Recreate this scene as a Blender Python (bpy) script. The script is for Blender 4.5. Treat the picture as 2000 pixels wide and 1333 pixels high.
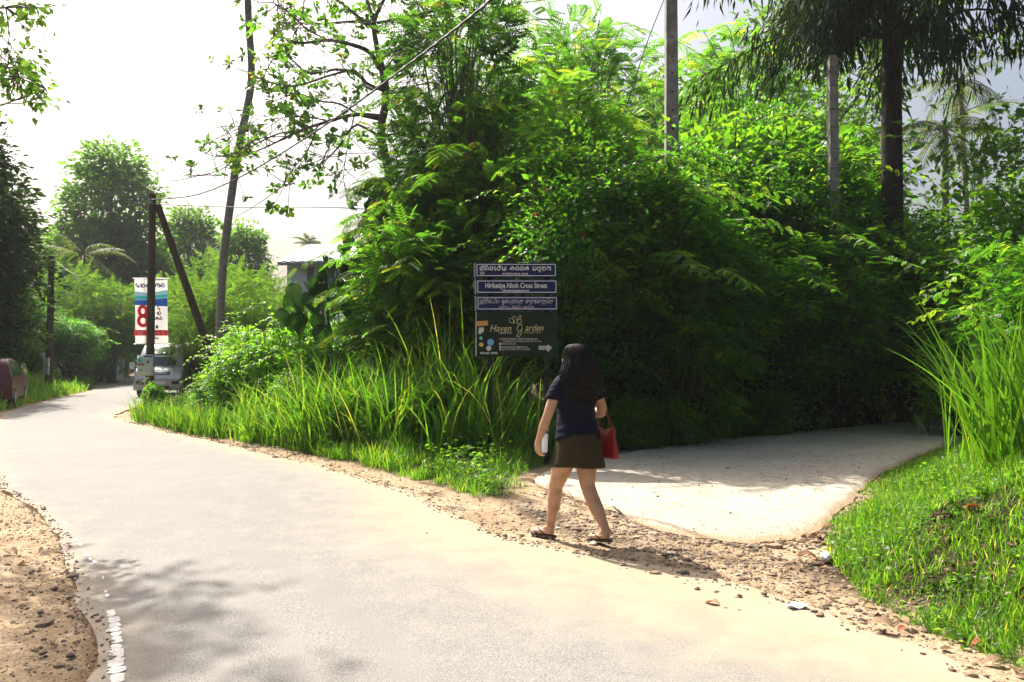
import bpy, bmesh, math, random
import numpy as np
from mathutils import Vector, Matrix, noise as mnoise

for o in list(bpy.data.objects): bpy.data.objects.remove(o)
SC = bpy.context.scene
COL = SC.collection
R = math.radians
PI = math.pi

# ------------------------------------------------------------------ camera, sky, sun, exposure
CAM_H = 1.6
FPX = 1555.6            # focal length in pixels of the 2000 px wide photograph (28 mm lens)
HORIZON = 695.0
cam = bpy.data.cameras.new('camera'); cam_o = bpy.data.objects.new('camera', cam); COL.objects.link(cam_o)
cam.lens = 28.0; cam.sensor_width = 36.0; cam.clip_start = 0.05; cam.clip_end = 3000
cam_o.location = (0, 0, CAM_H); cam_o.rotation_euler = (R(90 + 1.05), 0, 0)
SC.camera = cam_o

SUN_AZ = 38.0           # degrees to the left of straight ahead
SUN_EL = 50.0
world = bpy.data.worlds.new('World'); SC.world = world; world.use_nodes = True
wn = world.node_tree
sky = wn.nodes.new('ShaderNodeTexSky'); sky.sky_type = 'NISHITA'; sky.sun_disc = False
sky.sun_elevation = R(SUN_EL); sky.sun_rotation = R(-SUN_AZ)
sky.altitude = 0; sky.air_density = 1.0; sky.dust_density = 9.0; sky.ozone_density = 1.0
bg = wn.nodes['Background']; bg.inputs['Strength'].default_value = 0.097
wn.links.new(sky.outputs[0], bg.inputs['Color'])

sun = bpy.data.lights.new('sun', 'SUN'); sun_o = bpy.data.objects.new('sun', sun); COL.objects.link(sun_o)
sun.energy = 5.0; sun.angle = R(0.53); sun.color = (1.0, 0.95, 0.86)
sd = Vector((-math.sin(R(SUN_AZ)) * math.cos(R(SUN_EL)), math.cos(R(SUN_AZ)) * math.cos(R(SUN_EL)), math.sin(R(SUN_EL))))
sun_o.rotation_euler = sd.to_track_quat('Z', 'Y').to_euler(); sun_o.location = sd * 60

vs = SC.view_settings
SC.display_settings.display_device = 'sRGB'
vs.view_transform = 'Standard'; vs.look = 'None'; vs.gamma = 1.0; vs.use_curve_mapping = False
vs.exposure = 1.0
SC.cycles.use_denoising = True
SC.cycles.max_bounces = 8; SC.cycles.diffuse_bounces = 2; SC.cycles.glossy_bounces = 2
SC.cycles.transmission_bounces = 6; SC.cycles.transparent_max_bounces = 8
SC.cycles.use_adaptive_sampling = True; SC.cycles.adaptive_threshold = 0.01
SC.cycles.caustics_reflective = False; SC.cycles.caustics_refractive = False

# ------------------------------------------------------------------ helpers
def GP(px, py):                       # point of the flat ground seen at a photo pixel
    d = CAM_H * FPX / (py - HORIZON)
    return ((px - 1000) / FPX * d, d)
def XP(px, d): return (px - 1000) / FPX * d
def ZP(py, d): return CAM_H - (py - HORIZON) / FPX * d
def P3(px, py, d): return np.array([XP(px, d), d, ZP(py, d)])

def norm(a):
    a = np.asarray(a, float)
    return a / np.maximum(np.linalg.norm(a, axis=-1, keepdims=True), 1e-9)

def spline(pts, n):                   # Catmull-Rom resampled to n points, equal arc length
    P = np.asarray(pts, float)
    if len(P) == 2:
        t = np.linspace(0, 1, n)[:, None]; return P[0] * (1 - t) + P[1] * t
    Q = np.vstack([2 * P[0] - P[1], P, 2 * P[-1] - P[-2]])
    out = []
    for i in range(1, len(Q) - 2):
        t = np.linspace(0, 1, 24, endpoint=False)[:, None]
        a, b, c, d = Q[i - 1], Q[i], Q[i + 1], Q[i + 2]
        out.append(.5 * (2 * b + (c - a) * t + (2 * a - 5 * b + 4 * c - d) * t ** 2 + (3 * b - a - 3 * c + d) * t ** 3))
    out = np.vstack(out + [P[-1:]])
    s = np.concatenate([[0], np.cumsum(np.linalg.norm(np.diff(out, axis=0), axis=1))])
    u = np.linspace(0, s[-1], n)
    return np.stack([np.interp(u, s, out[:, k]) for k in range(P.shape[1])], 1)

def hash2(ix, iy, seed):
    h = (ix * 374761393 + iy * 668265263 + seed * 974634777) & 0xffffffff
    h = ((h ^ (h >> 13)) * 1274126177) & 0xffffffff
    return ((h ^ (h >> 16)) & 0xffff) / 65535.0
def vnoise(x, y, seed=0):             # value noise 0..1
    x = np.asarray(x, float); y = np.asarray(y, float)
    ix = np.floor(x).astype(np.int64); iy = np.floor(y).astype(np.int64)
    fx = x - ix; fy = y - iy; fx = fx * fx * (3 - 2 * fx); fy = fy * fy * (3 - 2 * fy)
    a = hash2(ix, iy, seed); b = hash2(ix + 1, iy, seed); c = hash2(ix, iy + 1, seed); d = hash2(ix + 1, iy + 1, seed)
    return (a * (1 - fx) + b * fx) * (1 - fy) + (c * (1 - fx) + d * fx) * fy
def fbm(x, y, o=4, seed=0):
    s = 0; a = .5; t = 0
    for k in range(o):
        s = s + a * vnoise(np.asarray(x) * 2 ** k, np.asarray(y) * 2 ** k, seed + k); t += a; a *= .5
    return s / t
def smooth(t): t = np.clip(t, 0, 1); return t * t * (3 - 2 * t)

def link(o, parent=None):
    COL.objects.link(o)
    if parent is not None: o.parent = parent
    return o
def tag(o, label=None, cat=None, group=None, kind=None):
    if label: o['label'] = label
    if cat: o['category'] = cat
    if group: o['group'] = group
    if kind: o['kind'] = kind
    return o
def thing(name, label, cat, loc=(0, 0, 0), rz=0, group=None, kind=None):
    o = bpy.data.objects.new(name, None); o.empty_display_size = .1
    o.location = loc; o.rotation_euler = (0, 0, rz); link(o)
    return tag(o, label, cat, group, kind)

class MB:
    """collects quads and triangles with numpy; build() makes ONE mesh object"""
    def __init__(s): s.V = []; s.Q = []; s.T = []; s.n = 0; s.tq = []; s.tt = []; s.mq = []; s.mt = []
    def add(s, V, F, tint=0.5, mat=0):
        V = np.asarray(V, float); F = np.asarray(F, np.int64)
        if len(F) == 0: return s
        k = F.shape[1]; t = np.broadcast_to(np.asarray(tint, float), (len(F),)); m = np.full(len(F), mat)
        if k == 4: s.Q.append(F + s.n); s.tq.append(t); s.mq.append(m)
        else: s.T.append(F + s.n); s.tt.append(t); s.mt.append(m)
        s.V.append(V); s.n += len(V); return s
    def join(s, o, tint=None):
        off = s.n
        if o.n == 0: return s
        s.V += o.V; s.n += o.n
        s.Q += [f + off for f in o.Q]; s.T += [f + off for f in o.T]; s.tq += o.tq; s.tt += o.tt; s.mq += o.mq; s.mt += o.mt
        return s
    # --- shapes
    def box(s, c, h, rot=None, tint=.5, mat=0):
        c = np.asarray(c, float); h = np.asarray(h, float)
        v = np.array([[x, y, z] for x in (-1, 1) for y in (-1, 1) for z in (-1, 1)], float) * h
        if rot is not None: v = v @ np.array(rot.to_3x3()).T
        return s.add(v + c, [[0, 1, 3, 2], [4, 6, 7, 5], [0, 4, 5, 1], [2, 3, 7, 6], [0, 2, 6, 4], [1, 5, 7, 3]], tint, mat)
    def tube(s, pts, rad, n=8, cap=True, tint=.5, mat=0, flat=None):
        P = np.asarray(pts, float); m = len(P); r = np.broadcast_to(np.asarray(rad, float), (m,))
        t = np.gradient(P, axis=0); t = norm(t)
        ref = np.array([0, 0, 1.]) if abs(t[0][2]) < .9 else np.array([1., 0, 0])
        u = np.zeros_like(P); w = np.zeros_like(P)
        x = norm(np.cross(ref, t[0]))
        for i in range(m):
            x = x - t[i] * np.dot(x, t[i]); x = x / max(np.linalg.norm(x), 1e-9)
            u[i] = x; w[i] = np.cross(t[i], x)
        a = np.arange(n) * 2 * PI / n
        ca = np.cos(a)[None, :, None]; sa = np.sin(a)[None, :, None]
        V = (P[:, None] + r[:, None, None] * (ca * u[:, None] + sa * w[:, None])).reshape(-1, 3)
        i = np.arange(m - 1)[:, None] * n; j = np.arange(n)[None, :]; j2 = (j + 1) % n
        F = np.stack([i + j, i + j2, i + n + j2, i + n + j], -1).reshape(-1, 4)
        s.add(V, F, tint, mat)
        if cap:
            for e, o_ in ((0, 1), (m - 1, 0)):
                base = e * n; c = V[base:base + n].mean(0)
                vv = np.vstack([V[base:base + n], c]); jj = np.arange(n)
                tri = np.stack([jj, (jj + 1) % n, np.full(n, n)], 1)
                s.add(vv, tri[:, ::-1] if o_ else tri, tint, mat)
        return s
    def rings(s, R_, cap=True, tint=.5, mat=0):       # list of closed rings with equal point counts
        R_ = np.asarray(R_, float); m, n = R_.shape[:2]
        i = np.arange(m - 1)[:, None] * n; j = np.arange(n)[None, :]; j2 = (j + 1) % n
        F = np.stack([i + j, i + j2, i + n + j2, i + n + j], -1).reshape(-1, 4)
        s.add(R_.reshape(-1, 3), F, tint, mat)
        if cap:
            for e, fl in ((0, 1), (m - 1, 0)):
                vv = np.vstack([R_[e], R_[e].mean(0)]); jj = np.arange(n)
                tri = np.stack([jj, (jj + 1) % n, np.full(n, n)], 1)
                s.add(vv, tri[:, ::-1] if fl else tri, tint, mat)
        return s
    def grid(s, G, tint=.5, mat=0):                   # G (rows, cols, 3)
        G = np.asarray(G, float); m, n = G.shape[:2]
        i = np.arange(m - 1)[:, None] * n; j = np.arange(n - 1)[None, :]
        F = np.stack([i + j, i + j + 1, i + n + j + 1, i + n + j], -1).reshape(-1, 4)
        return s.add(G.reshape(-1, 3), F, tint, mat)
    def lathe(s, prof, n=16, c=(0, 0, 0), tint=.5, mat=0):
        a = np.arange(n) * 2 * PI / n
        RR = [np.stack([r * np.cos(a) + c[0], r * np.sin(a) + c[1], np.full(n, z + c[2])], 1) for r, z in prof]
        return s.rings(RR, True, tint, mat)
    def poly(s, pts2, z0, z1, to3, tint=.5, mat=0):   # extruded 2-D outline (fan from centre), to3 maps (u,v,w)
        p = np.asarray(pts2, float); n = len(p); c = p.mean(0)
        A = np.array([to3(u, v, z0) for u, v in p]); B = np.array([to3(u, v, z1) for u, v in p])
        s.rings([A, B], False, tint, mat)
        jj = np.arange(n); tri = np.stack([jj, (jj + 1) % n, np.full(n, n)], 1)
        s.add(np.vstack([B, [to3(c[0], c[1], z1)]]), tri, tint, mat)
        s.add(np.vstack([A, [to3(c[0], c[1], z0)]]), tri[:, ::-1], tint, mat)
        return s
    def scatter(s, tv, tf, pos, fwd, up, size, tint=.5, mat=0):
        """copies of a template (tip along +Y, normal +Z) at pos"""
        tv = np.asarray(tv, float); tf = np.asarray(tf); N = len(pos); k = len(tv)
        f = norm(fwd); x = norm(np.cross(f, up)); z = np.cross(x, f)
        size = np.broadcast_to(np.asarray(size, float), (N,))[:, None, None]
        V = pos[:, None] + size * (tv[None, :, 0:1] * x[:, None] + tv[None, :, 1:2] * f[:, None] + tv[None, :, 2:3] * z[:, None])
        F = (tf[None] + (np.arange(N) * k)[:, None, None]).reshape(-1, tf.shape[1])
        t = np.repeat(np.broadcast_to(np.asarray(tint, float), (N,)), len(tf))
        return s.add(V.reshape(-1, 3), F, t, mat)
    def mesh(s, name, mats, smooth_=False):
        V = np.vstack(s.V) if s.V else np.zeros((0, 3))
        Q = np.vstack(s.Q) if s.Q else np.zeros((0, 4), int); T = np.vstack(s.T) if s.T else np.zeros((0, 3), int)
        tint = np.concatenate([np.concatenate(s.tq) if s.tq else [], np.concatenate(s.tt) if s.tt else []])
        mi = np.concatenate([np.concatenate(s.mq) if s.mq else [], np.concatenate(s.mt) if s.mt else []]).astype(np.int32)
        me = bpy.data.meshes.new(name)
        me.vertices.add(len(V)); me.vertices.foreach_set('co', V.astype(np.float32).ravel())
        loops = np.concatenate([Q.ravel(), T.ravel()]).astype(np.int32)
        me.loops.add(len(loops)); me.loops.foreach_set('vertex_index', loops)
        st = np.concatenate([np.arange(len(Q)) * 4, len(Q) * 4 + np.arange(len(T)) * 3]).astype(np.int32)
        me.polygons.add(len(st)); me.polygons.foreach_set('loop_start', st)
        me.polygons.foreach_set('material_index', mi)
        me.update(calc_edges=True)
        at = me.attributes.new('tint', 'FLOAT', 'FACE'); at.data.foreach_set('value', tint.astype(np.float32))
        me.polygons.foreach_set('use_smooth', np.full(len(st), bool(smooth_)))
        for m in (mats if isinstance(mats, (list, tuple)) else [mats]): me.materials.append(m)
        return me
    def build(s, name, mats, parent=None, smooth_=False, loc=None):
        o = bpy.data.objects.new(name, s.mesh(name, mats, smooth_)); link(o, parent)
        if loc is not None: o.location = loc
        return o

def copy_tree(o, parent=None):
    c = o.copy(); link(c, parent)
    for ch in o.children: copy_tree(ch, c)
    return c

# ------------------------------------------------------------------ materials
def newmat(name):
    m = bpy.data.materials.new(name); m.use_nodes = True
    nt = m.node_tree; b = nt.nodes['Principled BSDF']; return m, nt, b
def N(nt, t, **kw):
    n = nt.nodes.new(t)
    for k, v in kw.items(): setattr(n, k, v)
    return n
def mixcol(nt, fac, a, b, mode='MIX'):
    m = N(nt, 'ShaderNodeMix', data_type='RGBA', blend_type=mode)
    for sock, v in ((m.inputs[0], fac), (m.inputs[6], a), (m.inputs[7], b)):
        if hasattr(v, 'links') or isinstance(v, bpy.types.NodeSocket): nt.links.new(v, sock)
        else: sock.default_value = v if not isinstance(v, tuple) else (*v, 1)
    return m.outputs[2]
def noise_tex(nt, scale, detail=4, rough=.55, vec=None):
    n = N(nt, 'ShaderNodeTexNoise'); n.inputs['Scale'].default_value = scale
    n.inputs['Detail'].default_value = detail; n.inputs['Roughness'].default_value = rough
    if vec is not None: nt.links.new(vec, n.inputs['Vector'])
    return n.outputs['Fac']
def ramp(nt, fac, stops):
    r = N(nt, 'ShaderNodeValToRGB'); e = r.color_ramp.elements
    while len(e) < len(stops): e.new(.5)
    for i, (p, c) in enumerate(stops):
        e[i].position = p; e[i].color = (*c, 1) if isinstance(c, tuple) else (c, c, c, 1)
    nt.links.new(fac, r.inputs[0]); return r.outputs[0]
def objvec(nt): return N(nt, 'ShaderNodeTexCoord').outputs['Object']
def geovec(nt): return N(nt, 'ShaderNodeNewGeometry').outputs['Position']
def bump(nt, b, h, strength, dist):
    n = N(nt, 'ShaderNodeBump'); n.inputs['Strength'].default_value = strength; n.inputs['Distance'].default_value = dist
    nt.links.new(h, n.inputs['Height']); nt.links.new(n.outputs[0], b.inputs['Normal'])
def plain(name, col, rough=.6, metal=0, spec=.5, var=.12, scale=9, alpha=None):
    m, nt, b = newmat(name)
    f = noise_tex(nt, scale, 5, .6, objvec(nt))
    dark = tuple(c * (1 - var * 1.6) for c in col); lite = tuple(min(1, c * (1 + var)) for c in col)
    nt.links.new(ramp(nt, f, [(.3, dark), (.7, lite)]), b.inputs['Base Color'])
    b.inputs['Roughness'].default_value = rough; b.inputs['Metallic'].default_value = metal
    b.inputs['Specular IOR Level'].default_value = spec
    return m
def leafmat(name, stops, trans=.5, tcol=(1.22, 1.25, .36), tgain=2.5, rough=.42, spec=.5):
    """leaf: reflects its own colour, lets yellower light through"""
    m, nt, b = newmat(name)
    at = N(nt, 'ShaderNodeAttribute', attribute_name='tint')
    c = ramp(nt, at.outputs['Fac'], stops)
    oi = N(nt, 'ShaderNodeObjectInfo')
    hs = N(nt, 'ShaderNodeHueSaturation')
    mr = N(nt, 'ShaderNodeMapRange'); mr.inputs[3].default_value = .8; mr.inputs[4].default_value = 1.2
    nt.links.new(oi.outputs['Random'], mr.inputs[0]); nt.links.new(mr.outputs[0], hs.inputs['Value'])
    nt.links.new(c, hs.inputs['Color'])
    nt.links.new(hs.outputs[0], b.inputs['Base Color'])
    b.inputs['Roughness'].default_value = rough; b.inputs['Specular IOR Level'].default_value = spec
    tr = N(nt, 'ShaderNodeBsdfTranslucent')
    tc = mixcol(nt, 1.0, hs.outputs[0], tuple(x * tgain for x in tcol), 'MULTIPLY')
    nt.links.new(tc, tr.inputs['Color'])
    ms = N(nt, 'ShaderNodeMixShader'); ms.inputs[0].default_value = trans
    nt.links.new(b.outputs[0], ms.inputs[1]); nt.links.new(tr.outputs[0], ms.inputs[2])
    nt.links.new(ms.outputs[0], nt.nodes['Material Output'].inputs['Surface'])
    return m
def barkmat(name, a, b_, sx=6, sz=1.5, strength=.6):
    m, nt, b = newmat(name)
    mp = N(nt, 'ShaderNodeMapping'); mp.inputs['Scale'].default_value = (sx, sx, sz); nt.links.new(objvec(nt), mp.inputs[0])
    f = noise_tex(nt, 2.0, 8, .65, mp.outputs[0])
    nt.links.new(ramp(nt, f, [(.3, a), (.7, b_)]), b.inputs['Base Color'])
    b.inputs['Roughness'].default_value = .9; b.inputs['Specular IOR Level'].default_value = .2
    bump(nt, b, f, strength, .03)
    return m

M = {}
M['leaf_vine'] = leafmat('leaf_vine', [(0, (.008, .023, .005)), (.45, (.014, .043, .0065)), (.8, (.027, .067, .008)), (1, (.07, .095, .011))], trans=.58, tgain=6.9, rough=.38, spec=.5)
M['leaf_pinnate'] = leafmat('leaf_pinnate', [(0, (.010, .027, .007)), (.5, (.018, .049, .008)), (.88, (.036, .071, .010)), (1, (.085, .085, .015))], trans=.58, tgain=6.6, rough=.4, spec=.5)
M['leaf_weed'] = leafmat('leaf_weed', [(0, (.035, .09, .012)), (.5, (.06, .15, .016)), (1, (.13, .21, .025))], trans=.58, tgain=2.9)
M['leaf_almond'] = leafmat('leaf_almond', [(0, (.03, .075, .02)), (.6, (.05, .115, .022)), (.93, (.10, .15, .025)), (1, (.22, .13, .03))], trans=.6, tgain=2.8)
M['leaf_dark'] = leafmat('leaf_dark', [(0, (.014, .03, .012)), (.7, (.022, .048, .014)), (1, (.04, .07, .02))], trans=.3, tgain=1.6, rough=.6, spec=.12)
M['leaf_far'] = leafmat('leaf_far', [(0, (.032, .07, .026)), (.6, (.052, .105, .032)), (1, (.09, .15, .042))], trans=.5, tgain=3.0, rough=.6, spec=.15)
M['leaf_light'] = leafmat('leaf_light', [(0, (.04, .085, .02)), (.6, (.065, .13, .026)), (1, (.12, .18, .035))], trans=.5, rough=.55, spec=.25)
M['leaf_heart'] = leafmat('leaf_heart', [(0, (.018, .06, .014)), (1, (.035, .10, .018))], trans=.3, tgain=1.6, rough=.3)
M['leaf_palm'] = leafmat('leaf_palm', [(0, (.03, .06, .015)), (.7, (.05, .09, .018)), (1, (.15, .13, .03))], trans=.35, rough=.55, spec=.2)
M['grass'] = leafmat('grass', [(0, (.04, .10, .012)), (.55, (.07, .17, .016)), (.88, (.12, .23, .025)), (1, (.30, .26, .09))], trans=.55, tgain=2.1, rough=.4)
M['grass_dry'] = leafmat('grass_dry', [(0, (.22, .17, .08)), (1, (.36, .30, .16))], trans=.4, tgain=1.2)
M['leaf_dead'] = leafmat('leaf_dead', [(0, (.09, .045, .02)), (.5, (.19, .10, .05)), (.8, (.33, .22, .13)), (1, (.36, .10, .03))], trans=.2, tcol=(1.1, .9, .6), tgain=1.2, rough=.7)
M['bark_grey'] = barkmat('bark_grey', (.06, .05, .04), (.20, .175, .15))
M['bark_brown'] = barkmat('bark_brown', (.03, .02, .012), (.10, .065, .04))
M['bark_dark'] = barkmat('bark_dark', (.014, .011, .009), (.055, .045, .036))
M['bark_red'] = barkmat('bark_red', (.10, .04, .02), (.24, .10, .05))
M['bark_palm'] = barkmat('bark_palm', (.11, .105, .095), (.30, .285, .26), 3, 8, .8)
M['stem_green'] = plain('stem_green', (.07, .10, .025), .6)
# ------------------------------------------------------------------ the setting: road, lane, ground
ROAD_R = [(4.6, -9), (4.0, -4), (3.45, 0), (2.85, 2.5), (2.38, 3.9), (2.06, 4.57), (1.81, 5.03), (1.38, 5.85), (.55, 6.45), (0.0, 6.95), (-.65, 8.05),
          (-1.2, 9.2), (-3.05, 11.86), (-5.0, 14.2), (-7.8, 17.4), (-10.3, 20.7), (-11.6, 25), (-12.3, 30), (-15, 38), (-18.6, 45), (-23, 54), (-30, 66)]
ROAD_L = [(-.7, -9), (-1.1, -4), (-1.5, 0), (-1.9, 2.5), (-2.05, 3.9), (-2.3, 4.4), (-2.65, 4.93), (-3.0, 5.5), (-3.44, 6.15), (-4.48, 7.66), (-5.75, 9.2),
          (-7.2, 11.0), (-9.0, 13.8), (-11.2, 17.2), (-13.4, 21), (-15.6, 26), (-17.9, 33), (-19.9, 38), (-23.3, 45), (-28, 54), (-35, 66)]
LANE_F = [GP(1038, 938), GP(1062, 925), GP(1130, 905), GP(1250, 880), GP(1400, 862), GP(1550, 846), GP(1840, 820), (16.5, 23.2), (24, 26.5)]
LANE_N = [GP(1042, 946), GP(1200, 1003), GP(1350, 1052), GP(1540, 1056), GP(1614, 1020), GP(1720, 930), (7.6, 14.0), (12.0, 18.2), (22.5, 22.5)]
NR = 420
rr = spline(ROAD_R, NR); rl = spline(ROAD_L, NR)
lf = spline(LANE_F, 220)
def match(P, n, m):                  # resample so that rows of both lane edges pair up point for point
    segs = []
    for i in range(len(P) - 1): segs.append((P[i], P[i + 1]))
    Q = spline(P, 2000)
    idx = [int(np.argmin(((Q - np.array(p)) ** 2).sum(1))) for p in P]
    u = np.interp(np.linspace(0, len(P) - 1, n), np.arange(len(P)), idx)
    return np.stack([np.interp(u, np.arange(2000), Q[:, k]) for k in (0, 1)], 1)
lf = match(LANE_F, 260, 0); ln = match(LANE_N, 260, 0)
# ragged edges
def ragged(P, amp, fr, seed):
    t = np.gradient(P, axis=0); nrm = norm(np.stack([t[:, 1], -t[:, 0]], 1))
    a = (fbm(P[:, 0] * fr, P[:, 1] * fr, 4, seed) - .5) * 2 * amp
    return P + nrm * a[:, None]
rr = ragged(rr, .16, 2.0, 3); rl = ragged(rl, .10, 2.0, 7); ln = ragged(ln, .10, 3.0, 11); lf = ragged(lf, .08, 2, 13)
ROAD_POLY = np.vstack([rr, rl[::-1]]); LANE_POLY = np.vstack([lf, ln[::-1]])

def sd_poly(X, Y, poly, step=1):
    poly = poly[::step]; X = np.asarray(X, float).ravel(); Y = np.asarray(Y, float).ravel()
    d2 = np.full(X.shape, 1e18); ins = np.zeros(X.shape, bool)
    A = poly; B = np.roll(poly, -1, 0)
    for (ax, ay), (bx, by) in zip(A, B):
        ex, ey = bx - ax, by - ay; l2 = ex * ex + ey * ey + 1e-12
        t = np.clip(((X - ax) * ex + (Y - ay) * ey) / l2, 0, 1)
        d2 = np.minimum(d2, (X - ax - t * ex) ** 2 + (Y - ay - t * ey) ** 2)
        if ay != by:
            c = ((ay > Y) != (by > Y)) & (X < (bx - ax) * (Y - ay) / (by - ay) + ax)
            ins ^= c
    return np.where(ins, -1, 1) * np.sqrt(d2)
def dists(X, Y):
    sh = np.shape(X)
    return sd_poly(X, Y, ROAD_POLY, 5).reshape(sh), sd_poly(X, Y, LANE_POLY, 4).reshape(sh)
lane_axis = spline([(1.0, 9.5), (3.2, 9.6), (5.5, 12.0), (9.2, 17), (14, 21), (24, 25)], 60)
def right_side(X, Y):                # 1 on the bank between the road's right edge and the lane's near edge
    X = np.asarray(X, float); Y = np.asarray(Y, float)
    yl = np.interp(X, [-50, 1.3, 2.2, 3.0, 4.9, 7.6, 12, 22.5, 60], [-90, 5.0, 7.0, 7.7, 10.6, 14.0, 18.2, 22.5, 40])
    xb = np.interp(Y, [-5, 0, 3, 4.3, 5.2, 6.2, 7, 8.2], [4.2, 3.6, 2.85, 2.45, 2.28, 2.45, 2.75, 2.8])
    return (X > xb) & (Y < yl)
def height(X, Y, dr=None, dl=None):
    X = np.asarray(X, float); Y = np.asarray(Y, float)
    if dr is None: dr, dl = dists(X, Y)
    dm = np.minimum(dr, dl)
    rs = right_side(X, Y)
    lump = (fbm(X * 1.3, Y * 1.3, 4, 21) - .5)
    fine = (fbm(X * 6, Y * 6, 3, 31) - .5)
    bank = 1.0 * smooth((dm - .15) / 2.6) + .25 * lump * smooth(dm / .8)
    left_sh = (X < -1) & (Y < 12) & (dr > 0) & (X < np.interp(Y, [-9, 4, 8, 12], [-.5, -2, -4.4, -7.5]))
    isl = .38 * smooth((dm - .5) / 2.2) + .16 * lump * smooth(dm / 1.0)
    sh = .10 * lump * smooth(dm / .6) + .02 * smooth(dm / .5)
    sh = sh + .016 * (1 - smooth(dm / .5))
    xb = np.interp(Y, [-5, 0, 3, 4.3, 5.2, 6.2, 7, 8.2], [4.2, 3.6, 2.85, 2.45, 2.28, 2.45, 2.75, 2.8]); wb = smooth((X - xb + .15) / .9)
    h = np.where(rs, bank * wb + isl * .3 * (1 - wb), np.where(left_sh, sh, np.where((X > 0) & (Y < 9), isl * .3, isl)))
    h = h + .035 * fine * smooth(dm / .3)
    h = np.where(dm < 0, -.06, h + .004)
    far = smooth((np.hypot(X, Y) - 70) / 120) * 6
    return h + far

def coords(lo, hi, a, b, fine, grow=1.12):
    c = list(np.arange(a, b + 1e-6, fine)); s = fine
    while c[-1] < hi: s *= grow; c.append(c[-1] + s)
    s = fine
    while c[0] > lo: s *= grow; c.insert(0, c[0] - s)
    return np.array(c)
gx = coords(-250, 250, -8.5, 7.0, .08); gy = coords(-50, 300, 2.8, 12.6, .08)
GX, GY = np.meshgrid(gx, gy)
DR, DL = dists(GX, GY)
GZ = height(GX, GY, DR, DL)
mb = MB(); mb.grid(np.stack([GX, GY, GZ], -1))

# ground material: sand and gravel beside the road, soil and litter further in
def dirtmat():
    m, nt, b = newmat('earth'); v = geovec(nt)
    at = N(nt, 'ShaderNodeAttribute', attribute_name='soil')
    n1 = noise_tex(nt, 1.1, 6, .6, v); n2 = noise_tex(nt, 14, 6, .7, v); n3 = noise_tex(nt, 70, 4, .7, v)
    sand = ramp(nt, n1, [(.3, (.40, .295, .19)), (.5, (.53, .41, .275)), (.7, (.61, .49, .35))])
    grit = ramp(nt, n2, [(.34, (.42, .36, .30)), (.5, (.85, .80, .75)), (.66, (1.0, .98, .95))])
    c = mixcol(nt, .8, sand, grit, 'MULTIPLY')
    sp = ramp(nt, n3, [(.36, (.45, .42, .40)), (.5, (1, 1, 1)), (.7, (1.15, 1.12, 1.08))])
    c = mixcol(nt, .9, c, sp, 'MULTIPLY')
    soil = ramp(nt, n2, [(.3, (.028, .02, .012)), (.6, (.085, .06, .035)), (.75, (.06, .07, .02))])
    c = mixcol(nt, at.outputs['Fac'], c, soil)
    nt.links.new(c, b.inputs['Base Color']); b.inputs['Roughness'].default_value = .95; b.inputs['Specular IOR Level'].default_value = .15
    hh = N(nt, 'ShaderNodeMath', operation='ADD'); nt.links.new(n2, hh.inputs[0]); nt.links.new(n3, hh.inputs[1])
    bump(nt, b, hh.outputs[0], .9, .02)
    return m
ground = mb.build('ground', dirtmat(), smooth_=True); tag(ground, 'sandy gravel verge and soil under the plants', None, None, 'structure')
rs = right_side(GX, GY)
thr = np.where(rs, .45, np.where((GX < -1) & (GY < 11.5) & (DR < 4) & (GX < np.interp(GY, [4, 12], [-2, -7])), 2.6, .45))
soil = smooth((np.minimum(DR, DL) - thr + .5 * (fbm(GX * 2, GY * 2, 3, 5) - .5)) / .35)
a = ground.data.attributes.new('soil', 'FLOAT', 'POINT'); a.data.foreach_set('value', soil.ravel().astype(np.float32))

# asphalt
def asphalt():
    m, nt, b = newmat('asphalt'); v = geovec(nt)
    at = N(nt, 'ShaderNodeAttribute', attribute_name='dust')
    n1 = noise_tex(nt, .6, 5, .6, v); n2 = noise_tex(nt, 150, 2, .8, v); n4 = noise_tex(nt, 3.0, 6, .65, v)
    base = ramp(nt, n1, [(.3, (.212, .204, .192)), (.7, (.232, .224, .210))])
    agg = ramp(nt, n2, [(.36, (.45, .45, .45)), (.5, (.97, .97, .97)), (.64, (1.5, 1.48, 1.45))])
    c = mixcol(nt, .9, base, agg, 'MULTIPLY')
    patch = ramp(nt, n4, [(.35, (.94, .94, .94)), (.65, (1.03, 1.03, 1.02))])
    c = mixcol(nt, 1.0, c, patch, 'MULTIPLY')
    sand = ramp(nt, n4, [(.3, (.36, .27, .17)), (.7, (.44, .34, .22))])
    ad = N(nt, 'ShaderNodeMath', operation='ADD'); nt.links.new(at.outputs['Fac'], ad.inputs[0])
    sc_ = N(nt, 'ShaderNodeMath', operation='MULTIPLY_ADD'); nt.links.new(n4, sc_.inputs[0]); sc_.inputs[1].default_value = .6; sc_.inputs[2].default_value = -.3
    nt.links.new(sc_.outputs[0], ad.inputs[1])
    f = ramp(nt, ad.outputs[0], [(.12, (0, 0, 0)), (.85, (1, 1, 1))])
    mm = N(nt, 'ShaderNodeMath', operation='MULTIPLY'); nt.links.new(f, mm.inputs[0])
    g2 = ramp(nt, n2, [(.4, .95), (.75, .45)]); nt.links.new(g2, mm.inputs[1])
    c = mixcol(nt, mm.outputs[0], c, sand)
    nt.links.new(c, b.inputs['Base Color']); b.inputs['Roughness'].default_value = .85; b.inputs['Specular IOR Level'].default_value = .2
    bump(nt, b, n2, .45, .003)
    return m
U = 46
w = np.concatenate([[0, .012, .03], np.linspace(.05, .95, U - 6), [.97, .988, 1]])
RG = rr[:, None] * (1 - w)[None, :, None] + rl[:, None] * w[None, :, None]
crown = .02 + .03 * np.sin(PI * w)[None, :] + 0 * RG[..., 0]
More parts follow.
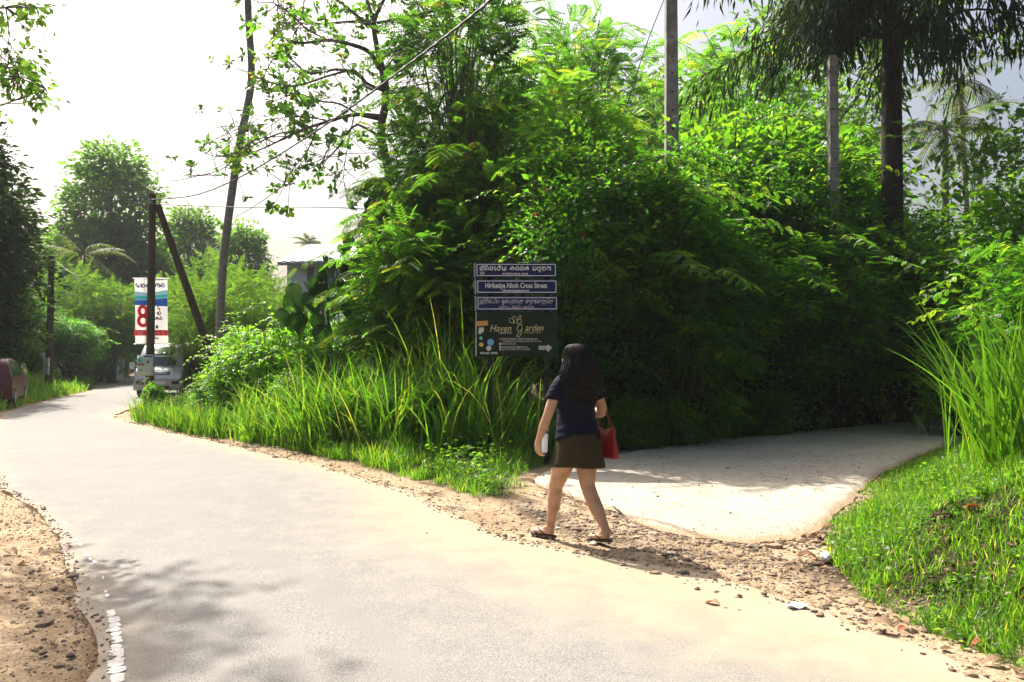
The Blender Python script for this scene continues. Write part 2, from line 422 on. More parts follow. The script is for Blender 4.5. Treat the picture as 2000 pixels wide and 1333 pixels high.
road = MB(); road.grid(np.concatenate([RG, crown[..., None]], -1))
skirt = lambda P, z: np.concatenate([P, np.full((len(P), 1), z)], 1)
road.grid(np.stack([skirt(rr, -.07), skirt(rr, .02)], 1)); road.grid(np.stack([skirt(rl, .02), skirt(rl, -.07)], 1))
ro = road.build('road', asphalt(), smooth_=True); tag(ro, 'worn light grey asphalt road dusted with sand at its edges', None, None, 'structure')
px_, py_ = RG[..., 0], RG[..., 1]
dR = np.linalg.norm(RG - rr[:, None], axis=-1); dL = np.linalg.norm(RG - rl[:, None], axis=-1)
mouth = np.exp(-(((px_ - .6) / 2.6) ** 2 + ((py_ - 6.4) / 2.8) ** 2))
streak = fbm(px_ * .5 + py_ * .3, py_ * .5, 4, 40)
dust = .95 * np.exp(-dR / (.35 + .9 * mouth)) + .55 * np.exp(-dL / .25) + .42 * mouth * streak * 1.4 * np.exp(-dR / 2.6) + .25 * np.exp(-dR / 2.0) * streak
dust_full = np.concatenate([dust.ravel(), np.full(4 * NR, .8)])
a = ro.data.attributes.new('dust', 'FLOAT', 'POINT'); a.data.foreach_set('value', dust_full.astype(np.float32))

# worn edge line, painted patches left of it
pm = plain('road_paint', (.52, .52, .50), .6, var=.2, scale=30)
prng = np.random.default_rng(5)
def paint(px0, py0, px1, py1, w0, w1):
    a0 = np.array(GP(px0, py0)); a1 = np.array(GP(px1, py1)); t = norm(a1 - a0); n_ = np.array([t[1], -t[0]])
    L = np.linalg.norm(a1 - a0); k = max(7, int(L / .012)); out = []
    for i in range(k + 1):
        u = i / k; c = a0 + (a1 - a0) * u; w_ = (w0 + (w1 - w0) * u) * .5
        e = min(1, 7 * min(u, 1 - u) + .45)
        l = c - n_ * w_ * e * (.75 + .4 * prng.random()); r_ = c + n_ * w_ * e * (.85 + .25 * prng.random())
        out.append([[*l, 0], [*r_, 0]])
    G = np.array(out)
    Gm = G.reshape(-1, 3); 
    # the crown of the road at those points
    for q in Gm:
        i = np.argmin(((RG[..., 0] - q[0]) ** 2 + (RG[..., 1] - q[1]) ** 2)); q[2] = crown.ravel()[i] + .005
    m_ = MB(); m_.grid(Gm.reshape(G.shape)); m_.build('paint_patch', pm, ro)
yy = 1358.0
while yy > 1196:                                   # the line survives as a run of ragged flakes with cracks between them
    ln_ = prng.uniform(7, 20); f_ = lambda y: np.interp(y, [1196, 1230, 1262, 1306, 1356], [222, 228, 231, 234, 237])
    w_ = prng.uniform(.055, .080) * np.interp(yy, [1196, 1240, 1340], [.7, 1, 1.05]); of = prng.normal(0, 1.2)
    paint(f_(yy) + of, yy, f_(yy - ln_) + of, yy - ln_, w_, w_ * prng.uniform(.7, 1.1))
    yy -= ln_ + prng.choice([.4, .8, 1.5, 4.0], p=[.4, .3, .2, .1])
for args in [(215, 1172, 213, 1166, .025, .03), (212, 1163, 210, 1159, .02, .015), (206, 1137, 205, 1131, .015, .015), (190, 1105, 187, 1100, .025, .02), (182, 1100, 178, 1095, .02, .025), (176, 1091, 172, 1087, .025, .02), (162, 1071, 158, 1066, .02, .025), (155, 1062, 150, 1057, .022, .018), (132, 1029, 127, 1024, .02, .02)]:
    paint(*args)

# concrete lane
def concrete_lane():
    m, nt, b = newmat('lane_concrete'); v = geovec(nt)
    n1 = noise_tex(nt, .8, 6, .6, v); n2 = noise_tex(nt, 11, 7, .75, v); n3 = noise_tex(nt, 48, 3, .7, v)
    base = ramp(nt, n1, [(.3, (.42, .375, .30)), (.7, (.52, .47, .39))])
    pit = ramp(nt, n2, [(.33, (.30, .28, .25)), (.41, (.78, .76, .72)), (.5, (1, 1, 1))])
    c = mixcol(nt, .85, base, pit, 'MULTIPLY')
    sp = ramp(nt, n3, [(.34, (.35, .33, .3)), (.44, (1, 1, 1))]); c = mixcol(nt, .9, c, sp, 'MULTIPLY')
    at = N(nt, 'ShaderNodeAttribute', attribute_name='dirt'); ad = N(nt, 'ShaderNodeMath', operation='MULTIPLY_ADD'); nt.links.new(n2, ad.inputs[0]); ad.inputs[1].default_value = 1.6; ad.inputs[2].default_value = -.8
    a2 = N(nt, 'ShaderNodeMath', operation='ADD'); nt.links.new(ad.outputs[0], a2.inputs[0]); nt.links.new(at.outputs['Fac'], a2.inputs[1])
    fd = ramp(nt, a2.outputs[0], [(.25, (0, 0, 0)), (.6, (1, 1, 1))]); sand = ramp(nt, n3, [(.35, (.20, .14, .085)), (.55, (.42, .30, .19))]); c = mixcol(nt, fd, c, sand)
    nt.links.new(c, b.inputs['Base Color']); b.inputs['Roughness'].default_value = .9; b.inputs['Specular IOR Level'].default_value = .2
    hh = N(nt, 'ShaderNodeMath', operation='ADD'); nt.links.new(n2, hh.inputs[0]); nt.links.new(n3, hh.inputs[1])
    bump(nt, b, hh.outputs[0], .8, .012)
    return m
w = np.concatenate([[0, .01], np.linspace(.03, .97, 30), [.99, 1]])
LG = lf[:, None] * (1 - w)[None, :, None] + ln[:, None] * w[None, :, None]
LZ = .05 + .02 * (fbm(LG[..., 0] * 1.2, LG[..., 1] * 1.2, 3, 17) - .5) + .012 * (fbm(LG[..., 0] * 6, LG[..., 1] * 6, 3, 18) - .5)
dE = np.minimum(np.linalg.norm(LG - ln[:, None], axis=-1), np.linalg.norm(LG - lf[:, None], axis=-1))
LZ = LZ * (.25 + .75 * smooth(dE / .30))
lane = MB(); lane.grid(np.concatenate([LG, LZ[..., None]], -1)[:, ::-1])
for E, z, k in ((lf, LZ[:, 0], 0), (ln, LZ[:, -1], 1)):
    g = np.stack([np.concatenate([E, z[:, None]], 1), np.concatenate([E, np.full((len(E), 1), -.08)], 1)], 1)
    lane.grid(g if k else g[:, ::-1])
lo = lane.build('side_lane', concrete_lane(), smooth_=True); tag(lo, 'rough pale concrete side lane with broken edge', None, None, 'structure')
dm_ = .9 * np.exp(-dE / .10) + .12 * np.exp(-dE / .5) + .12 * (fbm(LG[..., 0] * .9, LG[..., 1] * .9, 3, 55) > .62)
a = lo.data.attributes.new('dirt', 'FLOAT', 'POINT'); a.data.foreach_set('value', np.concatenate([dm_[:, ::-1].ravel(), np.ones(4 * len(lf))]).astype(np.float32))

# gravel on the verge and at the mouth of the lane: nobody could count it
def stone_template(rng, n=7):
    bm = bmesh.new(); bmesh.ops.create_icosphere(bm, subdivisions=1, radius=1)
    for v_ in bm.verts: v_.co = Vector((v_.co.x * 1.0, v_.co.y * .8, v_.co.z * .55)) * (0.75 + .5 * rng.random())
    V = np.array([v_.co for v_ in bm.verts]); F = np.array([[v_.index for v_ in f.verts] for f in bm.faces]); bm.free(); return V, F
def gravel(name, label, n, sampler, size, seed, on_lane=False):
    rng = np.random.default_rng(seed); X, Y = sampler(rng, n)
    dr, dl = dists(X, Y); ok = (dl > .0) if not on_lane else (dl < -.1); X, Y, dr, dl = X[ok], Y[ok], dr[ok], dl[ok]
    Z = np.full(len(X), .052) if on_lane else np.where(dr < 0, .024, height(X, Y, dr, dl)); m_ = MB(); n = len(X)
    sel = rng.integers(0, 4, n)
    for k in range(4):
        tv, tf = stone_template(rng); q = sel == k; c = q.sum(); a_ = rng.random(c) * 2 * PI
        m_.scatter(tv, tf, np.stack([X[q], Y[q], Z[q] + .002], 1), np.stack([np.cos(a_), np.sin(a_), rng.normal(0, .15, c)], 1), np.tile([0, 0, 1.], (c, 1)),
                   size * np.exp(rng.normal(0, .55, c)), rng.random(c))
    o_ = m_.build(name, M['stone']); tag(o_, label, 'gravel', None, 'stuff'); return o_
def stonemat():
    m, nt, b = newmat('stone'); at = N(nt, 'ShaderNodeAttribute', attribute_name='tint')
    nt.links.new(ramp(nt, at.outputs['Fac'], [(0, (.09, .07, .055)), (.5, (.24, .17, .115)), (.9, (.36, .26, .17)), (1, (.46, .40, .33))]), b.inputs['Base Color'])
    b.inputs['Roughness'].default_value = .9; return m
M['stone'] = stonemat()
def along(P, spread, off):
    def f(rng, n):
        i = rng.integers(0, len(P) - 1, n); t = rng.random(n)[:, None]; c = P[i] * (1 - t) + P[i + 1] * t
        tg = norm(P[i + 1] - P[i]); nn = np.stack([tg[:, 1], -tg[:, 0]], 1)
        c = c + nn * (off + np.abs(rng.normal(0, spread, n)) * 1.0)[:, None]; return c[:, 0], c[:, 1]
    return f
near_rr = rr[(rr[:, 1] > 3.5) & (rr[:, 1] < 19)]
near_rl = rl[(rl[:, 1] > 3.0) & (rl[:, 1] < 11)]
gravel('gravel', 'loose stones and grit along the verge on the sign side', 3600, along(near_rr, .32, -.10), .0075, 1)
gravel('gravel', 'loose grit on the sandy shoulder at the bottom left', 3000, along(near_rl[::-1], .5, -.08), .007, 2)
def mouth_s(rng, n):
    t = rng.random(n); X = .2 + 2.6 * t + rng.normal(0, .25, n); Y = np.interp(X, [-.2, .5, 1.4, 2.0, 2.6], [8.4, 7.6, 6.6, 5.9, 5.2]) + rng.normal(0, .55, n); return X, Y
gravel('gravel', 'trampled stones and rubble in front of the concrete lane mouth', 3400, mouth_s, .0095, 3)
def mouth_b(rng, n):
    P = ln[(ln[:, 1] < 9.5)]; i = rng.integers(0, len(P), n); return P[i, 0] + rng.normal(0, .09, n), P[i, 1] - .12 + rng.normal(0, .09, n)
gravel('gravel', 'broken bits of concrete along the lip of the lane', 1100, mouth_b, .013, 4)

gravel('gravel', 'scattered grit lying on the concrete lane', 2200, lambda r, n: (r.uniform(.4, 9, n), r.uniform(7, 17, n)), .0055, 6, True)
# ------------------------------------------------------------------ the walking person
def remesh(mbs, name, mat, parent, voxel=.006, smooth_it=5, disp=None):
    me = mbs.mesh(name + '_src', mat); o = bpy.data.objects.new(name, me); COL.objects.link(o)
    m1 = o.modifiers.new('r', 'REMESH'); m1.mode = 'VOXEL'; m1.voxel_size = voxel; m1.use_smooth_shade = True
    m2 = o.modifiers.new('s', 'SMOOTH'); m2.iterations = smooth_it; m2.factor = .5
    dg = bpy.context.evaluated_depsgraph_get(); e = o.evaluated_get(dg)
    me2 = bpy.data.meshes.new_from_object(e); o.modifiers.clear(); o.data = me2; bpy.data.meshes.remove(me)
    me2.name = name
    if disp is not None:
        n = len(me2.vertices); co = np.zeros(n * 3, np.float32); me2.vertices.foreach_get('co', co)
        nr = np.zeros(n * 3, np.float32); me2.vertices.foreach_get('normal', nr)
        co = co.reshape(-1, 3); nr = nr.reshape(-1, 3); co = co + nr * disp(co)[:, None]
        me2.vertices.foreach_set('co', co.astype(np.float32).ravel())
    me2.polygons.foreach_set('use_smooth', np.ones(len(me2.polygons), bool))
    if not me2.materials: me2.materials.append(mat)
    o.parent = parent
    return o
def ering(c, rx, ry, n=28, rz=0, p=2.3, tilt=0):
    a = np.arange(n) * 2 * PI / n
    x = np.sign(np.cos(a)) * np.abs(np.cos(a)) ** (2 / p) * rx; y = np.sign(np.sin(a)) * np.abs(np.sin(a)) ** (2 / p) * ry
    ca, sa = math.cos(rz), math.sin(rz)
    return np.stack([c[0] + x * ca - y * sa, c[1] + x * sa + y * ca, np.full(n, c[2]) + y * tilt], 1)
def limb(m_, pts, rad, n=16, sub=5):
    P = spline(pts, (len(pts) - 1) * sub + 1); s = np.concatenate([[0], np.cumsum(np.linalg.norm(np.diff(np.array(pts, float), axis=0), axis=1))])
    s2 = np.concatenate([[0], np.cumsum(np.linalg.norm(np.diff(P, axis=0), axis=1))]); r = np.interp(s2 / s2[-1], s / s[-1], rad)
    m_.tube(P, r, n)

def skinmat():
    m, nt, b = newmat('skin'); f = noise_tex(nt, 14, 5, .6, objvec(nt))
    nt.links.new(ramp(nt, f, [(.3, (.36, .19, .115)), (.5, (.46, .265, .165)), (.7, (.52, .31, .20))]), b.inputs['Base Color'])
    b.inputs['Roughness'].default_value = .5; b.inputs['Subsurface Weight'].default_value = .12
    b.inputs['Subsurface Radius'].default_value = (.01, .004, .002); return m
M['skin'] = skinmat()
M['tshirt'] = plain('tshirt', (.006, .0075, .019), .85, spec=.2, var=.25, scale=40)
M['skirt'] = plain('skirt', (.044, .033, .018), .9, spec=.15, var=.2, scale=60)
M['hair'] = plain('hair', (.006, .004, .0035), .6, spec=.12, var=.3, scale=30)
M['hair_lock'] = plain('hair_lock', (.008, .005, .004), .45, spec=.22, var=.5, scale=60)
M['sandal'] = plain('sandal', (.03, .025, .025), .6, var=.2)
M['red_leather'] = plain('red_leather', (.24, .006, .008), .45, var=.12, scale=20)
M['steel'] = plain('steel', (.55, .55, .55), .3, metal=1)

FX, FY = 0.55, 6.84
person = thing('person', 'long-haired person in navy t-shirt and short olive skirt walking away along the verge', 'person', (FX, FY, 0.03), R(42))
TW = R(-16)                                     # shoulders turned a little against the hips
def tw(p, k=1.0):
    c, s_ = math.cos(TW * k), math.sin(TW * k); return (p[0] * c - p[1] * s_, p[0] * s_ + p[1] * c, p[2])
b_ = MB()
tor = [(.73, .10, .085, -.005), (.78, .175, .125, -.02), (.84, .196, .142, -.028), (.90, .19, .135, -.02), (.97, .165, .115, 0), (1.05, .148, .103, .012),
       (1.14, .152, .106, .012), (1.24, .168, .11, 0), (1.31, .172, .10, -.01), (1.355, .145, .08, -.018), (1.39, .085, .06, -.015), (1.42, .056, .053, -.008), (1.47, .05, .05, .008)]
b_.rings([ering(tw((0, yc, z), smooth((z - .85) / .3)), rx, ry, rz=float(TW * smooth((z - .85) / .3))) for z, rx, ry, yc in tor])
# head with a face turned to the walking direction: skull, jaw, nose, brow, lips, ears
hc = np.array([.0, .03, 1.552])
prof = [(-.118, .022, .030, .045), (-.105, .042, .052, .036), (-.08, .055, .074, .02), (-.045, .066, .088, .01), (0, .073, .095, 0), (.04, .075, .097, -.004), (.075, .066, .085, -.006), (.098, .046, .06, -.006), (.112, .015, .02, -.006)]
b_.rings([ering((hc[0], hc[1] + yc, hc[2] + z), rx, ry, 28, p=2.1) for z, rx, ry, yc in prof])
limb(b_, [(0, .115, 1.565), (0, .132, 1.54), (0, .142, 1.523), (0, .12, 1.515)], [.008, .011, .014, .009], 10)
for sx in (-1, 1):
    limb(b_, [(sx * .012, .122, 1.578), (sx * .032, .118, 1.583), (sx * .052, .10, 1.578)], [.007, .009, .006], 8)
    limb(b_, [(sx * .004, .124, 1.494), (sx * .018, .12, 1.494), (sx * .026, .113, 1.493)], [.008, .007, .004], 8)
    limb(b_, [(sx * .074, .02, 1.575), (sx * .085, .005, 1.56), (sx * .08, .015, 1.535)], [.008, .012, .008], 8)
limb(b_, [(0, .0, 1.40), (0, .012, 1.46), (0, .02, 1.50)], [.056, .05, .055], 14)
# legs: left one forward, right one behind
limb(b_, [(-.092, -.01, .85), (-.094, .05, .68), (-.088, .125, .52), (-.084, .165, .445), (-.082, .175, .37), (-.08, .195, .27), (-.08, .225, .14), (-.08, .235, .075)],
     [.112, .100, .074, .062, .060, .058, .037, .034], 18)
limb(b_, [(.092, -.02, .85), (.102, -.02, .68), (.098, -.035, .53), (.095, -.045, .455), (.095, -.085, .37), (.095, -.155, .26), (.092, -.235, .14), (.09, -.265, .085)],
     [.118, .106, .078, .064, .062, .060, .038, .034], 18)
# feet
def foot(heel, toe, lift, sx):
    h = np.array(heel); t_ = np.array(toe); d = norm(t_ - h); s_ = np.cross(d, [0, 0, 1.])
    limb(b_, [h + d * .0, h + d * .05, h + d * .12, h + d * .19, h + d * .22], [.027, .03, .026, .02, .014], 14)
    for sgn in (-.016, .016):
        limb(b_, [h + d * .02 + s_ * sgn * .5 + [0, 0, .002], h + d * .12 + s_ * sgn * 1.2 - [0, 0, .006], h + d * .19 + s_ * sgn * 1.6 - [0, 0, .006]], [.022, .024, .017], 12)
    limb(b_, [h + d * .0 + [0, 0, .05], h + d * .06 + [0, 0, .03], h + d * .13 + [0, 0, .006]], [.034, .03, .02], 12)
    for k, (o_, l_, r_) in enumerate([(-.026 * sx, .225, .0105), (-.008 * sx, .228, .008), (.007 * sx, .22, .0078), (.02 * sx, .208, .0075), (.031 * sx, .194, .007)]):
        limb(b_, [h + d * (l_ - .05) + s_ * o_ * .9 - [0, 0, .008], h + d * (l_ - .02) + s_ * o_ - [0, 0, .008], h + d * l_ + s_ * o_ - [0, 0, .012]], [r_, r_, r_ * .9], 8, 3)
    return h, d, s_
FL = foot((-.08, .205, .040), (-.098, .43, .036), 0, -1)
FR = foot((.09, -.285, .058), (.10, -.065, .034), 0, 1)
# arms
sL = tw((-.165, -.005, 1.325)); sR = tw((.165, -.005, 1.325))
eL = (-.262, .08, 1.065); wL = (-.262, .185, .862)
limb(b_, [sL, ((sL[0] + eL[0]) / 2 - .012, (sL[1] + eL[1]) / 2 - .005, 1.20), eL, ((eL[0] + wL[0]) / 2 - .002, .125, .975), wL], [.056, .048, .042, .041, .027], 16)
eR = (.262, -.055, 1.075); wR = (.215, .165, 1.085)
limb(b_, [sR, ((sR[0] + eR[0]) / 2 + .015, (sR[1] + eR[1]) / 2 - .008, 1.20), eR, (.25, .06, 1.08), wR], [.056, .049, .044, .041, .026], 16)
# left hand under the bottle: palm, four fingers curled beneath its base, thumb along its side
b_.rings([ering((-.262, .187, .868), .022, .028, 16), ering((-.262, .192, .845), .019, .036, 16), ering((-.264, .197, .81), .016, .042, 16), ering((-.262, .20, .782), .014, .04, 16)])
for k, (y0, lz, r_) in enumerate([(.168, .0, .0082), (.188, -.006, .0088), (.208, -.004, .0088), (.228, .004, .0082)]):
    limb(b_, [(-.262, y0, .80), (-.262, y0, .765 + lz), (-.25, y0, .738 + lz), (-.222, y0 - .002, .722 + lz), (-.198, y0 - .002, .722 + lz)], [.0115, r_ + .001, r_, r_, r_ * .85], 10, 4)
limb(b_, [(-.258, .205, .838), (-.248, .236, .818), (-.23, .252, .80), (-.208, .252, .782)], [.015, .012, .010, .008], 10, 4)
# right hand loosely closed in front of the belly
b_.rings([ering((.215, .165, 1.085), .024, .02, 16), ering((.205, .195, 1.083), .02, .02, 16)])
limb(b_, [(.212, .165, 1.085), (.203, .20, 1.083), (.19, .24, 1.08)], [.026, .034, .03], 14)
for k in range(4):
    z0 = 1.108 - .018 * k
    limb(b_, [(.19, .235, z0), (.178, .268, z0), (.155, .275, z0 - .003), (.143, .252, z0 - .004)], [.0105, .009, .0085, .008], 10, 4)
limb(b_, [(.195, .21, 1.105), (.17, .232, 1.118), (.15, .25, 1.112)], [.014, .0105, .008], 10, 4)
body = remesh(b_, 'body', M['skin'], person, .0070, 4)

# t-shirt
def wrinkle(co): 
    return .007 * (fbm(co[:, 0] * 16 + co[:, 2] * 9, co[:, 2] * 26 + co[:, 1] * 7, 3, 77) - .5) * 2 + .010 * (fbm(co[:, 0] * 5 + 4, co[:, 2] * 7 + co[:, 1] * 5, 2, 78) - .5) * 2
t_ = MB()
ts = [(.852, .212, .158, -.022), (.90, .205, .15, -.02), (.97, .188, .135, -.006), (1.05, .175, .125, .006), (1.14, .176, .124, .008), (1.24, .188, .126, 0), (1.31, .188, .114, -.008),
      (1.358, .158, .092, -.016), (1.392, .10, .072, -.014), (1.412, .075, .064, -.01)]
t_.rings([ering(tw((0, yc, z), smooth((z - .85) / .3)), rx, ry, 32, rz=float(TW * smooth((z - .85) / .3)), tilt=.0) for z, rx, ry, yc in ts])
for s_, e_, sg in ((sL, eL, -1), (sR, eR, 1)):
    s_ = np.array(s_); e_ = np.array(e_); mid = s_ + (e_ - s_) * .52 + np.array([sg * .006, 0, 0])
    limb(t_, [s_ + np.array([-sg * .06, 0, .02]), s_ + np.array([-sg * .005, 0, .006]), s_ + (e_ - s_) * .25 + np.array([sg * .006, 0, .002]), mid], [.07, .07, .068, .069], 20)
remesh(t_, 'tshirt', M['tshirt'], person, .0075, 3, wrinkle)
# skirt
k_ = MB()
sk = [(.905, .20, .148, -.022), (.86, .206, .158, -.026), (.80, .214, .172, -.026), (.73, .222, .186, -.022), (.67, .232, .196, -.02), (.63, .238, .2, -.02)]
def skr(z, rx, ry, yc):
    r_ = ering((0, yc, z), rx, ry, 64); a = np.arange(64) * 2 * PI / 64; f = smooth((.86 - z) / .22)
    wv = 1 + f * .035 * np.sin(a * 6 + 1) + f * .02 * np.sin(a * 11); r_[:, :2] = (r_[:, :2] - [0, yc]) * wv[:, None] + [0, yc]
    r_[:, 2] += f * .012 * np.sin(a * 2 + .6); return r_
outer = [skr(*q) for q in sk]; inner = [skr(z, rx - .008, ry - .008, yc) for z, rx, ry, yc in sk[::-1]]
k_.rings(np.array(outer + inner)[:, ::-1], False)
k_.build('skirt', M['skirt'], person, True)
# hair: an inner mass and several hundred wavy locks lying over it
h_ = MB()
hr = [(1.672, .02, .02, .0), (1.664, .055, .062, .0), (1.64, .082, .09, .004), (1.60, .096, .108, .002), (1.55, .105, .108, -.012), (1.50, .125, .100, -.035), (1.45, .145, .088, -.055),
      (1.39, .158, .072, -.08), (1.32, .160, .060, -.098), (1.26, .14, .048, -.11), (1.20, .09, .035, -.112), (1.175, .04, .018, -.112)]
h_.rings([ering(tw((.004, yc, z), .8), rx, ry, 28, rz=float(TW * .8)) for z, rx, ry, yc in hr[::-1]])
hair = remesh(h_, 'hair', M['hair'], person, .009, 3, lambda co: .016 * (fbm(co[:, 0] * 34, co[:, 2] * 15, 3, 5) - .5) * 2 * smooth((1.66 - co[:, 2]) / .1))
lk = MB(); rng = np.random.default_rng(12)
zz = np.array([q[0] for q in hr]); rxs = np.array([q[1] for q in hr]); rys = np.array([q[2] for q in hr]); ycs = np.array([q[3] for q in hr])
for k in range(700):
    a = rng.uniform(PI * .86, PI * 2.14) if rng.random() < .8 else rng.uniform(0, 2 * PI)
    top = rng.uniform(1.50, 1.668) if rng.random() < .7 else rng.uniform(1.64, 1.670); end = rng.uniform(1.15, 1.36)
    if math.sin(a) > .35: end = rng.uniform(1.36, 1.46)
    n = 15; z = np.linspace(top, end, n); ph = rng.random() * 6.28; amp = rng.uniform(.007, .020); fr = rng.uniform(38, 64); out = rng.uniform(1.0, 1.12) if rng.random() < .8 else rng.uniform(1.1, 1.28)
    q = np.clip((z - 1.175) / 1, 0, 1)
    zi = np.maximum(z, 1.215)
    rx = np.interp(zi, zz[::-1], rxs[::-1]) * out; ry = np.interp(zi, zz[::-1], rys[::-1]) * out; yc = np.interp(zi, zz[::-1], ycs[::-1])
    wob = np.linspace(0, 1, n) ** .7
    aa = a + wob * rng.normal(0, .10) + amp * 9 * wob * np.sin(z * fr + ph)
    x = np.cos(aa) * rx; y = np.sin(aa) * ry + yc + amp * wob * np.cos(z * fr + ph)
    pts = np.array([tw((x[i] + .004, y[i], z[i]), .8) for i in range(n)])
    w_ = rng.uniform(.0012, .0045) * np.interp(np.linspace(0, 1, n), [0, .2, .75, 1], [.5, 1, .9, .12])
    lk.tube(pts, w_, 4, False)
for k in range(150):
    a = rng.uniform(PI * .80, PI * 2.2); top = rng.uniform(1.46, 1.64); end = rng.uniform(1.14, 1.30) if math.sin(a) < .3 else rng.uniform(1.34, 1.44)
    n = 22; z = np.linspace(top, end, n); zi = np.maximum(z, 1.215); ph = rng.random() * 6.28; fr = rng.uniform(50, 80); amp = rng.uniform(.016, .032); out = rng.uniform(1.02, 1.18); wob = np.linspace(0, 1, n) ** .6
    rx = np.interp(zi, zz[::-1], rxs[::-1]) * out; ry = np.interp(zi, zz[::-1], rys[::-1]) * out; yc = np.interp(zi, zz[::-1], ycs[::-1]); aa = a + wob * rng.normal(0, .14) + amp / .11 * wob * np.sin(z * fr + ph)
    x = np.cos(aa) * rx * (1 + .08 * wob * np.sin(z * fr * .7 + ph)); y = np.sin(aa) * ry + yc + amp * wob * np.cos(z * fr + ph)
    lk.tube(np.array([tw((x[i] + .004, y[i], z[i]), .8) for i in range(n)]), rng.uniform(.006, .012) * np.interp(np.linspace(0, 1, n), [0, .25, .8, 1], [.25, 1, .8, .1]), 5, False)
lk.build('hair_locks', M['hair_lock'], hair, True)
# sandals
def sandal(F, sx):
    h, d, s_ = F; up = norm(np.cross(s_, d)); m_ = MB(); g = []
    for u, w1, w2 in [(-.028, .018, .018), (-.018, .03, .03), (.02, .034, .034), (.08, .032, .032), (.14, .04, .04), (.19, .044, .042), (.225, .036, .034), (.245, .016, .016)]:
        c = h + d * u - up * .030
        g.append([c - s_ * w1, c + s_ * w2, c + s_ * w2 - up * .016, c - s_ * w1 - up * .016])
    m_.rings(g, True)
    sole = m_.build('sandal', M['sandal'], person)
    st = MB()
    for sg in (-1, 1):
        st.tube(spline([h + d * .185 - s_ * sx * .016 + up * .004, h + d * .15 + s_ * sg * .022 + up * .022, h + d * .10 + s_ * sg * .038 + up * .002, h + d * .08 + s_ * sg * .036 - up * .024], 12), .0055, 6)
    st.build('strap', M['sandal'], sole, True)
sandal(FL, -1); sandal(FR, 1)

# red shoulder bag on the right side
bag = thing('shoulder_bag', 'dark red leather shoulder bag hanging at the walking person\'s right side', 'bag', (FX, FY, .03), R(42))
g = MB(); bc = np.array([.268, -.095]); 
rows = []
for z, hw, th in [(.68, .135, .026), (.687, .145, .034), (.74, .140, .036), (.80, .126, .030), (.85, .112, .020), (.88, .102, .010)]:
    a = np.arange(32) * 2 * PI / 32; y = np.sign(np.cos(a)) * np.abs(np.cos(a)) ** .5 * hw; x = np.sign(np.sin(a)) * np.abs(np.sin(a)) ** .7 * th
    dz = np.where(z > .84, (np.abs(y) / hw) ** 2 * (.075 if z > .87 else .02), 0)
    rows.append(np.stack([bc[0] + x + .10 * (.9 - z) * .3, bc[1] + y, z + dz], 1))
g.rings(np.array(rows), True); g.build('bag_body', M['red_leather'], bag, True)
g = MB()
for q in (-1, 1):
    top = np.array([.20, -.02 + q * .012, 1.352])
    p_ = spline([[bc[0], bc[1] + q * .094, .935], [.272, -.075 + q * .035, 1.06], [.255, -.04 + q * .02, 1.20], [.232, -.03 + q * .014, 1.31], top], 26)
    g.tube(p_, .0065, 6)
g.build('strap', M['red_leather'], bag, True)
g = MB(); g.tube(spline([[bc[0] - .01, bc[1] - .03, .88], [bc[0] + .02, bc[1] - .06, .91], [bc[0] + .03, bc[1] - .09, .925]], 10), .005, 6)
g.box((bc[0] + .02, bc[1] - .045, .875), (.006, .02, .005)); g.build('clasp', M['steel'], bag, True)

# water bottle in the left hand
def petmat():
    m, nt, b = newmat('clear_plastic'); b.inputs['Base Color'].default_value = (.9, .94, .97, 1); b.inputs['Roughness'].default_value = .08
    b.inputs['Transmission Weight'].default_value = .5; b.inputs['IOR'].default_value = 1.15
    tr = N(nt, 'ShaderNodeBsdfTranslucent'); tr.inputs['Color'].default_value = (.86, .9, .94, 1); ms = N(nt, 'ShaderNodeMixShader'); ms.inputs[0].default_value = .45
    nt.links.new(b.outputs[0], ms.inputs[1]); nt.links.new(tr.outputs[0], ms.inputs[2]); nt.links.new(ms.outputs[0], nt.nodes['Material Output'].inputs['Surface']); return m
M['pet'] = petmat(); M['bottle_label'] = plain('bottle_label', (.05, .06, .30), .4); M['bottle_cap'] = plain('bottle_cap', (.2, .3, .6), .4)
M['label_pale'] = plain('label_pale', (.65, .5, .55), .4)
bot = thing('water_bottle', 'clear plastic water bottle with blue label carried in the person\'s left hand', 'bottle', (FX, FY, .03), R(42))
bb = bpy.data.objects.new('bottle_shell', None)
prof = [(.012, 0), (.034, .003), (.041, .018), (.041, .03)]
for i in range(7): prof += [(.038, .04 + i * .016), (.041, .048 + i * .016)]
prof += [(.0405, .158), (.0405, .205), (.041, .21), (.038, .235), (.026, .262), (.014, .275), (.0135, .288)]
m_ = MB(); m_.lathe(prof, 20); o1 = m_.build('bottle_shell', M['pet'], bot, True)
m_ = MB(); m_.lathe([(.0412, .165), (.0418, .166), (.0418, .185), (.0412, .186)], 20); o2 = m_.build('label_band', M['bottle_label'], bot, True)
m_ = MB(); m_.lathe([(.0412, .1865), (.0417, .1875), (.0417, .205), (.0412, .206)], 20); o4 = m_.build('label_top', M['label_pale'], bot, True)
m_ = MB(); m_.lathe([(.0145, .283), (.0155, .284), (.0155, .30), (.014, .302)], 16); o3 = m_.build('bottle_cap', M['bottle_cap'], bot, True)
for o_ in (o1, o2, o3, o4): o_.location = (-.205, .20, .735); o_.rotation_euler = (R(-6), R(10), 0)
bpy.data.objects.remove(bb)
